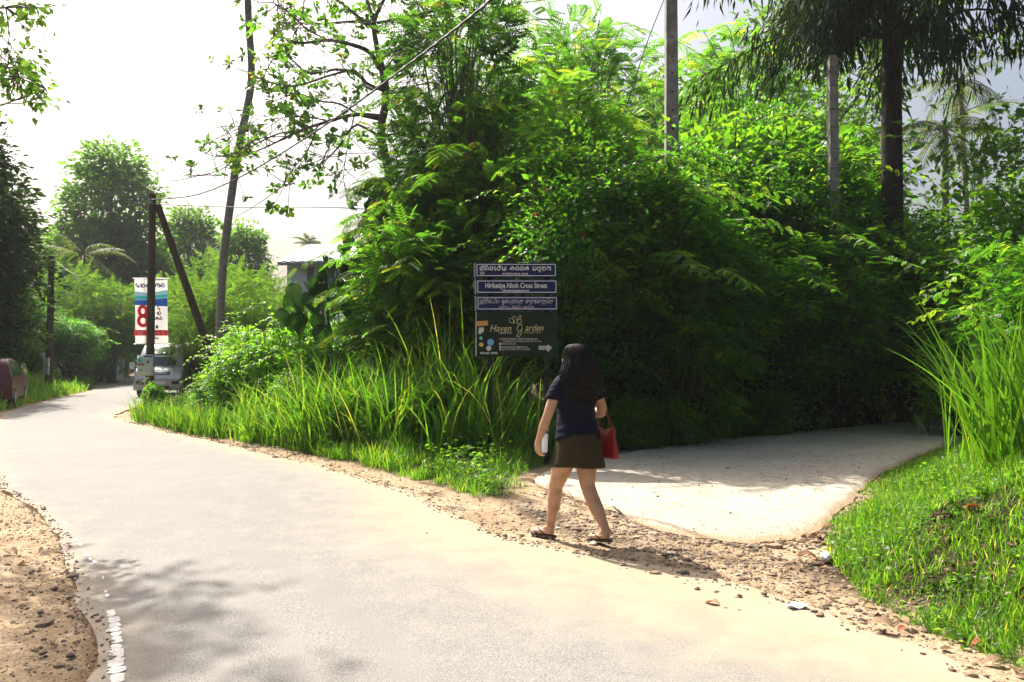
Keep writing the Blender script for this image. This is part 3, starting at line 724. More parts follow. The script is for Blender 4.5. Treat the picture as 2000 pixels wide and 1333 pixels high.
# ------------------------------------------------------------------ lettering
def text_mb(body, size, to3, extr=.0015, shear=0, xs=1.0, align='CENTER', bold=0):
    cu = bpy.data.curves.new('t', 'FONT'); cu.body = body; cu.size = size; cu.align_x = align; cu.shear = shear; cu.offset = bold; cu.resolution_u = 3
    o = bpy.data.objects.new('t', cu); COL.objects.link(o)
    dg = bpy.context.evaluated_depsgraph_get(); dg.update()
    me = bpy.data.meshes.new_from_object(o.evaluated_get(dg))
    bm = bmesh.new(); bm.from_mesh(me); bmesh.ops.triangulate(bm, faces=bm.faces)
    V = np.array([v.co[:] for v in bm.verts]).reshape(-1, 3); F = np.array([[v.index for v in f.verts] for f in bm.faces]).reshape(-1, 3)
    bm.free(); bpy.data.objects.remove(o); bpy.data.curves.remove(cu); bpy.data.meshes.remove(me)
    m_ = MB()
    if len(F): m_.add(np.array([to3(x * xs, y, 0) for x, y, z in V]), F)
    return m_
def stroke_mb(lines, to3, w=.01, m_=None):
    m_ = m_ or MB()
    for ln_ in lines:
        P = spline(ln_, max(8, len(ln_) * 5)); t = norm(np.gradient(P, axis=0)); n_ = np.stack([-t[:, 1], t[:, 0]], 1) * w / 2
        A = P + n_; B = P - n_
        G = np.array([[to3(a[0], a[1], 0), to3(b[0], b[1], 0)] for a, b in zip(A, B)]); m_.grid(G[:, ::-1])
    return m_
def circ(cx, cy, r, a0=0, a1=360, n=9, ry=None):
    ry = ry or r; return [(cx + r * math.cos(R(a0 + (a1 - a0) * i / (n - 1))), cy + ry * math.sin(R(a0 + (a1 - a0) * i / (n - 1)))) for i in range(n)]
# rounded letters of the Sinhala script, drawn as pen strokes in a cell (width, strokes)
SI = {
 'ha': (.95, [circ(.25, .52, .17, 20, 380), [(.42, .6), (.4, .25), (.2, .1), (.05, .2)], [(.42, .45), (.6, .75), (.85, .65), (.85, .25), (.6, .05), (.42, .15)]]),
 'i': (.0, [[(-.62, .82), (-.4, 1.02), (-.12, .92), (-.08, .75)]]),
 'ra': (.62, [[(.15, .95), (.35, .72), (.42, .62)], circ(.3, .36, .25, 60, 400)]),
 'ka': (1.1, [circ(.28, .38, .24, 40, 380), [(.5, .45), (.55, .8), (.8, .82), (.98, .5), (.9, .15), (.68, .08), (.6, .3), (.75, .4)]]),
 'ae': (.42, [[(.05, .75), (.2, .85), (.2, .15), (.32, .02), (.38, .2)], circ(.12, .5, .09)]),
 'tta': (.85, [circ(.4, .42, .34, 100, 400), [(.4, .76), (.2, .7), (.25, .5)], circ(.62, .68, .1)]),
 'ya': (1.05, [[(.08, .7), (.22, .75), (.22, .2), (.4, .05), (.6, .2), (.6, .7)], [(.6, .2), (.8, .03), (.98, .25), (.95, .7), (.8, .75)]]),
 'na': (.95, [circ(.22, .35, .17, 30, 380), [(.38, .4), (.4, .7), (.62, .8), (.85, .6), (.85, .25), (.65, .05)], circ(.6, .5, .1)]),
 'va': (.85, [circ(.25, .35, .2, 20, 380), [(.44, .4), (.3, .75), (.55, .85), (.78, .6), (.75, .2), (.5, .05)]]),
 'pa': (.85, [[(.1, .75), (.25, .8), (.12, .5), (.1, .2), (.4, .03), (.72, .2), (.75, .6), (.6, .8)], [(.4, .03), (.42, .4)]]),
 'u': (.0, [[(-.5, .05), (-.5, -.2), (-.3, -.28), (-.15, -.12)]]),
 'ma': (.9, [circ(.25, .62, .17, 0, 360), [(.1, .5), (.08, .2), (.4, .03), (.75, .2), (.78, .6), (.6, .8), (.5, .55)]]),
 'ga': (.85, [[(.08, .15), (.1, .6), (.35, .82), (.5, .5), (.42, .2)], [(.5, .5), (.65, .8), (.82, .5), (.78, .12), (.6, .05)]]),
 'lla': (1.0, [circ(.3, .4, .26, 30, 390), circ(.68, .35, .2, 160, 480)]),
 'da': (.8, [circ(.35, .5, .28, 80, 380), [(.35, .2), (.6, .02), (.72, .2)]]),
 ' ': (.5, []),
}
def si_word(keys, size, to3, x0, y0, m_=None, w=.1, xs=1.0):
    tot = sum(SI[k][0] + (.1 if SI[k][0] else 0) for k in keys) * size * xs; x = x0 - tot / 2; m_ = m_ or MB()
    for k in keys:
        wd, st = SI[k]
        stroke_mb([[(x + a * size * xs, y0 + b * size) for a, b in s_] for s_ in st], to3, w * size, m_)
        x += (wd + (.1 if wd else 0)) * size * xs
    return m_

# ------------------------------------------------------------------ the street-name sign
M['sign_blue'] = plain('sign_blue', (.007, .012, .075), .6, spec=.25, var=.15, scale=6)
M['sign_green'] = plain('sign_green', (.006, .018, .009), .65, spec=.2, var=.2, scale=5)
M['sign_white'] = plain('sign_white', (.62, .63, .64), .5, var=.12, scale=12)
M['sign_gold'] = plain('sign_gold', (.55, .47, .24), .5)
M['post_black'] = plain('post_black', (.014, .016, .016), .7, spec=.2, var=.3)
M['galv'] = plain('galvanised', (.35, .36, .37), .45, metal=.6, var=.2)
SD = 11.7
sx0 = XP(927, SD)
sign = thing('street_sign', 'dark two-post sign with three blue street name boards above a green advertising board', 'sign', (XP(1008, SD), SD, .05))
def sx(px): return XP(px, SD) - XP(1008, SD)
def sz(py): return ZP(py, SD) - .05
def bevel_board(m_, x0, x1, z0, z1, y0, th, lean=0):
    for a, b_2, ins in ((y0, y0 - th, .0),):
        m_.box(((x0 + x1) / 2, y0 - th / 2, (z0 + z1) / 2), ((x1 - x0) / 2, th / 2, (z1 - z0) / 2))
for px in (957, 1068):
    m_ = MB(); m_.box((sx(px), .05, sz(515) / 2 - .2), (.036, .03, sz(515) / 2 + .2)); m_.build('post', M['post_black'], sign)
def frame_rect(m_, x0, x1, z0, z1, y, w):
    for c, h in ((((x0 + x1) / 2, z0 + w / 2), ((x1 - x0) / 2, w / 2)), (((x0 + x1) / 2, z1 - w / 2), ((x1 - x0) / 2, w / 2)),
                 ((x0 + w / 2, (z0 + z1) / 2), (w / 2, (z1 - z0) / 2 - w)), ((x1 - w / 2, (z0 + z1) / 2), (w / 2, (z1 - z0) / 2 - w))):
        m_.box((c[0], y, c[1]), (h[0], .002, h[1]))
for k, (x0, x1, y0, y1) in enumerate([(926, 1087, 514, 543), (927.5, 1088, 546.5, 575.5), (928, 1089, 579, 608)]):
    m_ = MB(); bevel_board(m_, sx(x0), sx(x1), sz(y1), sz(y0), 0, .025); bd = m_.build('name_board', M['sign_blue'], sign)
    m_ = MB(); frame_rect(m_, sx(x0 + 5), sx(x1 - 1.6), sz(y1 - 3.4), sz(y0 + 2.2), -.0275, .011); m_.build('border', M['sign_white'], bd)
    m_ = MB(); m_.box((sx(x0 + 1), -.013, (sz(y0) + sz(y1)) / 2), (.012, .0145, (sz(y0) - sz(y1)) / 2 + .001)); m_.build('edge_strip', M['galv'], bd)
    cx = (sx(x0) + sx(x1)) / 2; zb = sz(y1)
    to3 = lambda u, v, w_, cx=cx, zb=zb: (cx + u, -.0285, zb + v)
    if k == 0:
        m_ = si_word(['ha', 'i', 'ra', 'i', 'ka', 'ae', 'tta', 'i', 'ya', ' ', 'na', 'va', 'va', 'na', ' ', 'pa', 'tta', 'u', 'ma', 'ga'], .072, to3, .0, .105, None, .17)
        m_.build('lettering', M['sign_white'], bd)
        m_ = si_word(['ma', 'tta', 'ka', 'ae', 'tta', 'ya', 'ga', 'u', 'lla', 'na', ' ', 'ha', 'da', 'na'], .030, to3, .0, .045, None, .2); m_.build('lettering', M['sign_white'], bd)
        st = MB(); st.box((sx(942) , -.0285, sz(534)), (.034, .001, .022)); st.build('faded_crest', M['galv'], bd)
    elif k == 1:
        m_ = text_mb('Hiriketiya Ninth Cross Street', .104, lambda u, v, w_: to3(u, v + .095, 0), xs=.73, bold=.0022); m_.build('lettering', M['sign_white'], bd)
        m_ = text_mb('(Motaketiyagulanhena)', .044, lambda u, v, w_: to3(u, v + .042, 0), xs=.98, bold=.001); m_.build('lettering', M['sign_white'], bd)
    else:
        m_ = text_mb('\u0bb9\u0bbf\u0bb0\u0bbf\u0b95\u0b9f\u0bcd\u0b9f\u0bbf\u0baf  \u0b92\u0ba9\u0bcd\u0baa\u0ba4\u0bbe\u0bb5\u0ba4\u0bc1  \u0b95\u0bc1\u0bb1\u0bc1\u0b95\u0bcd\u0b95\u0bc1\u0ba4\u0bcd\u0ba4\u0bc6\u0bb0\u0bc1', .085, lambda u, v, w_: (u, v, 0))
        if m_.n:
            V = np.vstack(m_.V); wd = V[:, 0].max() - V[:, 0].min(); s_ = 1.08 / wd
            m_.V = [np.stack([cx + v[:, 0] * s_ + .0, np.full(len(v), -.0285), zb + v[:, 1] * 1.0 + .115], 1) for v in m_.V]; m_.build('lettering', M['sign_white'], bd)
        m_ = text_mb('(\u0bae\u0bca\u0b9f\u0bcd\u0b9f \u0b95\u0bc6\u0b9f\u0bbf\u0baf \u0bb9\u0bc7\u0ba9)', .042, lambda u, v, w_: to3(u, v + .048, 0))
        if m_.n: m_.build('lettering', M['sign_white'], bd)
# lower advertising board
m_ = MB(); bevel_board(m_, sx(929.5), sx(1090), sz(697), sz(609.5), 0, .022); bd = m_.build('advertising_board', M['sign_green'], sign)
m_ = MB(); m_.box((sx(930), -.012, (sz(697) + sz(609.5)) / 2), (.010, .0135, (sz(609.5) - sz(697)) / 2 - .002)); m_.build('edge_strip', M['galv'], bd)
T = lambda px, py: (lambda u, v, w_: (sx(px) + u, -.0245, sz(py) + v))
S1 = 1.0 / FPX * SD                                  # one photo pixel in metres on the board
text_mb('Haven', .145, T(977, 648), shear=.32, xs=.86).build('lettering', M['sign_gold'], bd)
text_mb('arden', .145, T(1043, 647), shear=.32, xs=.80).build('lettering', M['sign_gold'], bd)
stroke_mb([[(9, 10), (6, 14), (1, 11), (-1, 4), (3, 0), (8, 4), (9, 8), (6, -6), (1, -10), (-2, -8), (3, -2)]], lambda u, v, w_: (sx(1011) + u * S1, -.0245, sz(648) + v * S1), 1.3).build('lettering', M['sign_gold'], bd)
mm = MB(); TT = lambda u, v, w_: (sx(1008) + u * S1, -.0245, sz(629) + v * S1)
stroke_mb([[(-3, -3), (-12, -1), (-13, 5), (-7, 6), (-3, -3)], [(-2, -1), (-7, 7), (-3, 11), (0, 5)], [(2, -4), (9, -2), (10, 4), (4, 4), (1, -3)], [(1, 1), (5, 9), (9, 13), (8, 6)]], TT, 1.0, mm); mm.build('emblem', M['sign_gold'], bd)
text_mb('HIRIKETIYA', .040, T(987, 652.5), xs=.95).build('lettering', M['sign_white'], bd)
text_mb('BOUTIQUE VILLAS', .030, T(1040, 651.5), xs=1.0).build('lettering', M['sign_gold'], bd)
for txt, x, y, s_ in [('Haven Garden, Ninth Cross Street,', 981, 664, .042), ('Pehebiyagahahena, Hiriketiya, Dickwella, Sri Lanka', 981, 668.2, .033), ('044 22 59 269', 981, 673.8, .040),
                      ('havengardenhiri@gmail.com', 981, 679.6, .038), ('076 37 88 707 / 071 49 54 639', 981, 684.6, .038)]:
    text_mb(txt, s_, T(x, y), align='LEFT', xs=.86).build('lettering', M['sign_white'], bd)
M['tag_red'] = plain('tag_red', (.5, .08, .06), .5); M['tag_yellow'] = plain('tag_yellow', (.6, .45, .12), .5); M['tag_green'] = plain('tag_green', (.2, .5, .3), .5)
M['tag_blue'] = plain('tag_blue', (.12, .36, .6), .5); M['tag_orange'] = plain('tag_orange', (.55, .27, .05), .5); M['tag_pale'] = plain('tag_pale', (.5, .5, .46), .6)
def disc(cx, cy, r, mat, name, ry=None, y=-.0242, n=18):
    m_ = MB(); m_.poly([(sx(cx) + r * S1 * math.cos(2 * PI * i / n), sz(cy) + (ry or r) * S1 * math.sin(2 * PI * i / n)) for i in range(n)], 0, .0015, lambda u, v, w_: (u, y - w_, v)); m_.build(name, mat, bd)
for (cx, cy, r, mt) in [(977.3, 662.5, 2.4, 'tag_red'), (977.3, 672, 2.6, 'tag_yellow'), (977.3, 678.2, 2.3, 'tag_pale'), (977.3, 683, 2.3, 'tag_green')]: disc(cx, cy, r, M[mt], 'bullet')
disc(958.5, 669, 6.6, M['tag_blue'], 'sticker'); disc(940, 673.6, 4.4, M['tag_yellow'], 'sticker'); disc(954.6, 680.6, 5.0, M['tag_pale'], 'sticker'); disc(939.5, 661, 3.4, M['tag_green'], 'sticker')
def flat(pts, mat, name, y=-.0242):
    m_ = MB(); m_.poly([(sx(a), sz(b)) for a, b in pts], 0, .0015, lambda u, v, w_: (u, y - w_, v)); return m_.build(name, mat, bd)
flat([(931.5, 637.5), (931.5, 628), (953, 626.8), (953, 636)], M['tag_orange'], 'sticker')
flat([(934, 652), (936, 640), (945, 640), (945, 648), (938, 653.5)], M['tag_pale'], 'sticker')
flat([(1052, 683.5), (1052, 676), (1069.5, 676), (1069.5, 673), (1078.5, 679), (1069.5, 688.5), (1069.5, 683.5)], M['tag_pale'], 'arrow')
text_mb('150m', .045, lambda u, v, w_: (sx(1061) + u, -.0262, sz(682) + v), xs=.9).build('lettering', M['post_black'], bd)
si_word(['ha', 'ra', 'ya', 'ka', ' ', 'va', 'na', 'ma'], .034, lambda u, v, w_: (sx(955) + u, -.0245, sz(692) + v), 0, 0, None, .2).build('lettering', M['sign_white'], bd)

# ------------------------------------------------------------------ poles and wires
M['pole_wood'] = barkmat('pole_wood', (.035, .026, .018), (.11, .085, .06), 5, .6)
M['pole_conc'] = plain('pole_concrete', (.30, .285, .25), .9, spec=.2, var=.28, scale=4)
M['hole'] = plain('hole', (.02, .02, .018), .9)
M['wire'] = plain('wire', (.022, .022, .024), .55)
M['paper'] = plain('paper', (.42, .50, .46), .8, var=.08); M['ink'] = plain('ink', (.05, .06, .07), .8); M['tag_teal'] = plain('tag_teal', (.01, .30, .24), .6); M['tag_maroon'] = plain('tag_maroon', (.3, .05, .06), .7)
PD = 23.0
pb = np.array([XP(293, PD), PD, .2]); ptop = P3(295.5, 378, PD)
up1 = thing('utility_pole', 'dark wooden utility pole with leaning strut in front of the parked van', 'pole', tuple(pb))
m_ = MB(); m_.tube(spline([[0, 0, -.5], list((ptop - pb) * .5), list(ptop - pb)], 12), np.linspace(.125, .095, 12), 12); m_.build('shaft', M['pole_wood'], up1, True)
m_ = MB(); s0 = P3(304, 396, PD + .15) - pb; s1 = P3(404, 672, PD + .9) - pb; m_.tube(spline([s0, (s0 + s1) / 2, s1 + (s1 - s0) * .12], 8), np.linspace(.095, .125, 8), 10); m_.build('strut', M['pole_wood'], up1, True)
m_ = MB(); m_.box(tuple(ptop - pb + [0, -.12, -.25]), (.05, .03, .06)); m_.tube([ptop - pb + [0, -.15, -.2], ptop - pb + [0, -.22, -.2]], .03, 8); m_.build('wire_clamp', M['galv'], up1)
# paper notice on the pole
nd = PD - .14
nt_ = thing('paper_notice', 'small pale notice with a teal square tied round the utility pole', 'notice', (XP(284, nd), nd, ZP(714, nd)))
S2 = nd / FPX
m_ = MB(); G = np.array([[[ (u - 284) * S2, .03 * abs(u - 292) / 16 - .02 * math.sin(v), (714 - (y + (2 if u < 280 else 0))) * S2] for u in np.linspace(267, 300.5, 9)] for v, y in enumerate(np.linspace(693, 734, 5))])
m_.grid(G[:, ::-1]); o_ = m_.build('sheet', M['paper'], nt_, True)
sl = o_.modifiers.new('t', 'SOLIDIFY'); sl.thickness = .004
def onnote(x0, y0, x1, y1, mat, nm):
    k = MB(); k.box(((x0 + x1) / 2 * S2 - 284 * S2, -.032, (714 - (y0 + y1) / 2) * S2), ((x1 - x0) / 2 * S2, .003, (y1 - y0) / 2 * S2)); k.build(nm, M[mat], nt_)
onnote(270.5, 701, 277, 707.5, 'tag_teal', 'printed_square'); onnote(270, 711, 283, 714, 'tag_maroon', 'printed_line'); onnote(282, 695, 299, 698, 'ink', 'printed_line')
onnote(271, 722.5, 280, 724, 'ink', 'printed_line'); onnote(288, 705, 292, 710, 'ink', 'printed_mark')

# banner hung on the pole, seen from behind so its print is mirrored
def clothmat(name, col):
    m, nt, b = newmat(name); f = noise_tex(nt, 3, 4, .5, objvec(nt))
    nt.links.new(ramp(nt, f, [(.3, tuple(c * .9 for c in col)), (.7, col)]), b.inputs['Base Color']); b.inputs['Roughness'].default_value = .7
    tr = N(nt, 'ShaderNodeBsdfTranslucent'); tr.inputs['Color'].default_value = (*col, 1)
    ms = N(nt, 'ShaderNodeMixShader'); ms.inputs[0].default_value = .5
    nt.links.new(b.outputs[0], ms.inputs[1]); nt.links.new(tr.outputs[0], ms.inputs[2]); nt.links.new(ms.outputs[0], nt.nodes['Material Output'].inputs['Surface']); return m
for nm, c in (('b_white', (.72, .70, .68)), ('b_teal', (.05, .50, .55)), ('b_cyan', (.35, .62, .72)), ('b_blue', (.03, .13, .50)), ('b_red', (.65, .03, .035)), ('b_navy', (.03, .04, .22)), ('b_black', (.03, .03, .035)), ('b_green', (.03, .28, .16))):
    M[nm] = clothmat(nm, c)
BD = PD + .45; S3 = BD / FPX
ban = thing('hanging_banner', 'tall white and blue banner with red digits, print mirrored, hanging behind the utility pole', 'banner', (XP(294, BD), BD, ZP(609, BD)), 0)
def BT(px, py, y=0): 
    k = (py - 545) / 127; return np.array([(px - 294 - (1.5 - 3 * k)) * S3, y + .012 * math.sin(px * .13 + py * .05), (609 - py) * S3])
def strip(name, mat, f0, f1, y, x0=263, x1=327, n=22):
    m_ = MB(); xs = np.linspace(x0, x1, n); k = max(2, int(abs(f1(.5) - f0(.5)) / 4) + 2)
    G = np.array([[BT(x, f1((x - x0) / (x1 - x0)) + (f0((x - x0) / (x1 - x0)) - f1((x - x0) / (x1 - x0))) * i / (k - 1), y) for x in xs] for i in range(k)])
    m_.grid(G); return m_.build(name, M[mat], ban, True)
strip('cloth', 'b_white', lambda u: 545, lambda u: 672, 0)
strip('printed_wave', 'b_cyan', lambda u: 569 + 3 * math.sin(u * 4), lambda u: 576 + 2 * math.sin(u * 5), -.006)
strip('printed_wave', 'b_teal', lambda u: 576.4 + 2 * math.sin(u * 5), lambda u: 584 + 2 * math.sin(u * 4 + 1), -.006)
strip('printed_wave', 'b_blue', lambda u: 584.4 + 2 * math.sin(u * 4 + 1), lambda u: 596 + 3 * u, -.006)
strip('printed_band', 'b_red', lambda u: 645, lambda u: 656, -.006, 261.5, 327)
bt = lambda px, py, y=-.010: (lambda u, v, w_: tuple(BT(px + u, py - v, y)))
stroke_mb([circ(0, 10, 7.5, 60, 420, 13, 9), circ(0, -9, 8.5, 90, 450, 13, 9.5)], bt(279, 618), 7.0).build('printed_digit', M['b_red'], ban)
mm = MB(); si_word(['da', 'ha', 'na', 'lla', 'ga', 'va'], 9.5, bt(294, 562), 0, 0, mm, .2); mm.build('lettering', M['b_navy'], ban)
for (x, y, ks, s_) in [(310, 606, ['da'], 9), (310, 616, ['ha'], 9), (309, 626, ['na', 'va'], 8)]:
    mm = MB(); si_word(ks, s_, bt(x, y), 0, 0, mm, .18); mm.build('lettering', M['b_black'], ban)
mm = MB(); G = [BT(303, 642, -.01), BT(308, 642, -.01), BT(308, 636, -.01), BT(303, 636, -.01)]; mm.add(G, [[0, 1, 2, 3]]); mm.build('printed_square', M['b_black'], ban)
text_mb('180', 8.8, lambda u, v, w_: tuple(BT(273 - u, 654 - v, -.012)), xs=1, bold=.3).build('lettering', M['b_white'], ban)
text_mb('0719', 8.8, lambda u, v, w_: tuple(BT(313 - u, 654 - v, -.012)), xs=1, bold=.3).build('lettering', M['b_white'], ban)
text_mb('LAKE RESORT', 5.0, lambda u, v, w_: tuple(BT(294 - u, 593 - v, -.012)), xs=1).build('lettering', M['b_navy'], ban)
mm = MB(); si_word(['ha', 'na', 'va', 'lla'], 4.5, bt(300, 663), 0, 0, mm, .22); mm.build('lettering', M['b_green'], ban)
for py in (544.3, 672.6):
    m_ = MB(); m_.tube([BT(260, py), BT(330, py)], .014, 8); m_.tube([BT(294, py), BT(294, py) + [0, -.45, 0]], .012, 6); m_.build('rod', M['galv'], ban)

# second wooden pole with meter boxes, beyond the left verge
PD2 = 35.0
up2 = thing('utility_pole', 'brown wooden utility pole with meter boxes on the far left verge', 'pole', (XP(96, PD2), PD2, .2))
m_ = MB(); m_.tube([[0, 0, -.4], [.03, 0, 3], [.07, 0, ZP(500, PD2) - .2]], [.165, .14, .11], 12); m_.build('shaft', M['pole_wood'], up2, True)
for (px, py, w_, h_, mat) in [(89, 694, .07, .11, 'sign_white'), (96, 708, .12, .20, 'tag_pale'), (95, 725, .12, .16, 'paper')]:
    m_ = MB(); m_.box((XP(px, PD2) - XP(96, PD2), -.2, ZP(py, PD2) - .2), (w_, .06, h_)); m_.build('meter_box', M[mat], up2)

# concrete poles standing in the thicket
CD = 16.6
cp1 = thing('concrete_pole', 'tall weathered concrete pole with bolt holes rising from the thicket top', 'pole', (XP(1313, CD), CD, .3))
m_ = MB(); zt = 10.6
m_.rings([[(-w1, -w2, z), (w1, -w2, z), (w1, w2, z), (-w1, w2, z)] for z, w1, w2 in ((-.5, .17, .14), (4, .14, .12), (zt, .105, .10))]); m_.build('shaft', M['pole_conc'], cp1)
for i, py in enumerate([72, 110, 143, 180, 216, 252]):
    m_ = MB(); z = ZP(py, CD) - .3; wv = np.interp(z, [-.5, 4, zt], [.14, .12, .10]); m_.tube([[0, -wv - .003, z], [0, -wv + .02, z]], .020, 10); m_.build('bolt_hole', M['hole'], cp1)
CD2 = 17.9
cp2 = thing('concrete_pole', 'shorter pale concrete pole with rounded top and barbed wire beside the dark tree', 'pole', (XP(1630, CD2), CD2, .3))
h2 = ZP(105, CD2) - .3; m_ = MB()
m_.rings([[(-w1, -w2, z), (w1, -w2, z), (w1, w2, z), (-w1, w2, z)] for z, w1, w2 in ((-.5, .12, .11), (h2 - .12, .09, .085), (h2 - .05, .078, .075), (h2 - .01, .06, .06), (h2, .03, .03))]); m_.build('shaft', M['pole_conc'], cp2)
for py in (130, 168, 214, 250, 292, 330):
    z = ZP(py, CD2) - .3; m_ = MB(); w_ = .115; m_.tube([[-w_, -.112, z], [w_, -.115, z + .02], [w_, .10, z]], .006, 5); m_.build('wire_tie', M['wire'], cp2)
def wire(name, label, pts, r, cat='cable', n=40, twist=0):
    P = spline(pts, n); m_ = MB()
    if twist:
        P = spline(pts, 260); s = np.arange(len(P)); 
        for k in range(3):
            a = s * .55 + k * 2.09; m_.tube(P + np.stack([np.cos(a) * r * .55, np.sin(a) * r * .4, np.sin(a) * r * .55], 1), r * .62, 6, tint=.5)
    else: m_.tube(P, r, 6)
    o_ = m_.build(name, M['wire'], None, True); tag(o_, label, cat); return o_
A = ptop + [0, -.15, -.2]
wire('overhead_cable', 'thick twisted black service cable sweeping up from the wooden pole overhead', [A, P3(380, 380, 20.4), P3(480, 338, 17.2), P3(640, 238, 13.5), P3(800, 120, 11), P3(950, 2, 9), P3(1100, -140, 7.4), (3.6, 4.5, 6.2)], .016, twist=1)
wire('overhead_cable', 'thin level cable running from the wooden pole into the thicket', [A + [0, 0, -.12], P3(450, 404, 21), P3(640, 405, 19), P3(830, 400, 17.5), P3(1313, 300, CD)], .012)
wire('overhead_cable', 'slack cable between the two wooden utility poles', [P3(104, 508, PD2), P3(140, 534, 32), P3(170, 536, 30), P3(235, 470, 26), A + [-.05, 0, -.1]], .014)
wire('overhead_cable', 'thin cable crossing between branches of the big-leaved tree near the top', [P3(300, 36, 26), P3(480, 41, 22), P3(640, 42, 19), P3(800, 30, 17), P3(1313, -40, CD)], .007)
wire('stay_wire', 'thin slanting stay wire beside the tall concrete pole', [P3(1305, -20, CD - .1), P3(1262, 90, CD + .1), P3(1205, 265, CD + .5), P3(1120, 500, CD + 1)], .010, 'wire')
wire('barbed_wire', 'dark sagging wire strands tied to the shorter concrete pole', [P3(1602, 205, CD2 + .4), P3(1622, 180, CD2 - .1), P3(1645, 150, CD2), P3(1700, 190, CD2 + .8)], .006, 'wire')
# ------------------------------------------------------------------ vehicles
def paintmat(name, col, rough=.28, metal=.3):
    m, nt, b = newmat(name); f = noise_tex(nt, 2.5, 5, .6, objvec(nt))
    nt.links.new(ramp(nt, f, [(.3, tuple(c * .85 for c in col)), (.7, col)]), b.inputs['Base Color'])
    b.inputs['Roughness'].default_value = rough; b.inputs['Metallic'].default_value = metal; b.inputs['Coat Weight'].default_value = .25; b.inputs['Coat Roughness'].default_value = .1
    return m
M['van_silver'] = paintmat('van_silver', (.60, .62, .68)); M['van_trim'] = paintmat('van_trim', (.40, .38, .36), .45, .1)
M['car_red'] = paintmat('car_red', (.11, .004, .006), .4, .0)
def glassmat(name, col, rough=.05):
    m, nt, b = newmat(name); b.inputs['Base Color'].default_value = (*col, 1); b.inputs['Roughness'].default_value = rough; b.inputs['Specular IOR Level'].default_value = .9
    f = noise_tex(nt, 1.6, 2, .5, objvec(nt)); nt.links.new(ramp(nt, f, [(.3, tuple(c * .7 for c in col)), (.7, tuple(c * 1.2 for c in col))]), b.inputs['Base Color']); return m
M['car_glass'] = glassmat('car_glass', (.035, .06, .085)); M['lamp_glass'] = glassmat('lamp_glass', (.55, .56, .56), .15)
M['tyre'] = plain('tyre', (.018, .018, .018), .85); M['rim'] = plain('rim', (.45, .45, .46), .35, metal=.7); M['black_plastic'] = plain('black_plastic', (.015, .015, .016), .6)
M['tail_red'] = plain('tail_red', (.5, .02, .02), .2); M['yellow_sticker'] = plain('yellow_sticker', (.55, .42, .08), .6); M['chrome'] = plain('chrome', (.7, .7, .7), .15, metal=1)

def loft_body(name, prof, W, parent, mat, tumble, cols=None):
    """closed side outline (y, z) swept over the width, edges rounded and sides leaning in with height"""
    prof = np.asarray(prof, float); c = prof.mean(0); m_ = MB(); rows = []
    for xk, ins in ((-1, .09), (-.985, .045), (-.955, .014), (-.9, 0), (-.5, -.015), (0, -.02), (.5, -.015), (.9, 0), (.955, .014), (.985, .045), (1, .09)):
        q = prof.copy(); dv = c - q; dv = dv / np.maximum(np.linalg.norm(dv, axis=1, keepdims=True), 1e-6); q = q + dv * ins
        rows.append(np.stack([xk * W / 2 * np.array([tumble(z) for z in q[:, 1]]), q[:, 0], q[:, 1]], 1))
    m_.rings(rows, True); o_ = m_.build(name, mat, parent, True)
    o_.data.polygons.foreach_set('use_smooth', np.ones(len(o_.data.polygons), bool)); return o_
def wheel(parent, x, y, r=.32, w=.2, side=1):
    m_ = MB(); n = 24; a = np.arange(n) * 2 * PI / n
    def ring(rad, xx): return np.stack([np.full(n, xx), rad * np.cos(a), rad * np.sin(a)], 1)
    m_.rings([ring(r * .66, -w / 2), ring(r * .93, -w / 2), ring(r, -w / 2 + .03), ring(r, w / 2 - .03), ring(r * .93, w / 2), ring(r * .66, w / 2)], True)
    t_ = m_.build('wheel', M['tyre'], parent, True, (x, y, r))
    k = MB(); k.rings([ring(r * .64, w / 2 + .002), ring(r * .60, w / 2 + .006), ring(r * .5, w / 2 - .02), ring(r * .2, w / 2 + .0), ring(.03, w / 2 + .01)], True)
    for i in range(5):
        b = 2 * PI * i / 5; k.box((w / 2 + .004, r * .38 * math.cos(b), r * .38 * math.sin(b)), (.012, r * .2, .03), Matrix.Rotation(b, 4, 'X'))
    if side < 0:
        k.V = [v * np.array([-1, 1, 1]) for v in k.V]; k.Q = [f[:, ::-1] for f in k.Q]; k.T = [f[:, ::-1] for f in k.T]
    k.build('rim', M['rim'], t_)
def panel(name, pts3, mat, parent, th=.006, dirv=(0, -1, 0)):
    p = np.array(pts3, float); d = np.array(dirv, float) * th; m_ = MB(); n = len(p)
    m_.rings([p, p + d], True); return m_.build(name, M[mat] if isinstance(mat, str) else mat, parent)

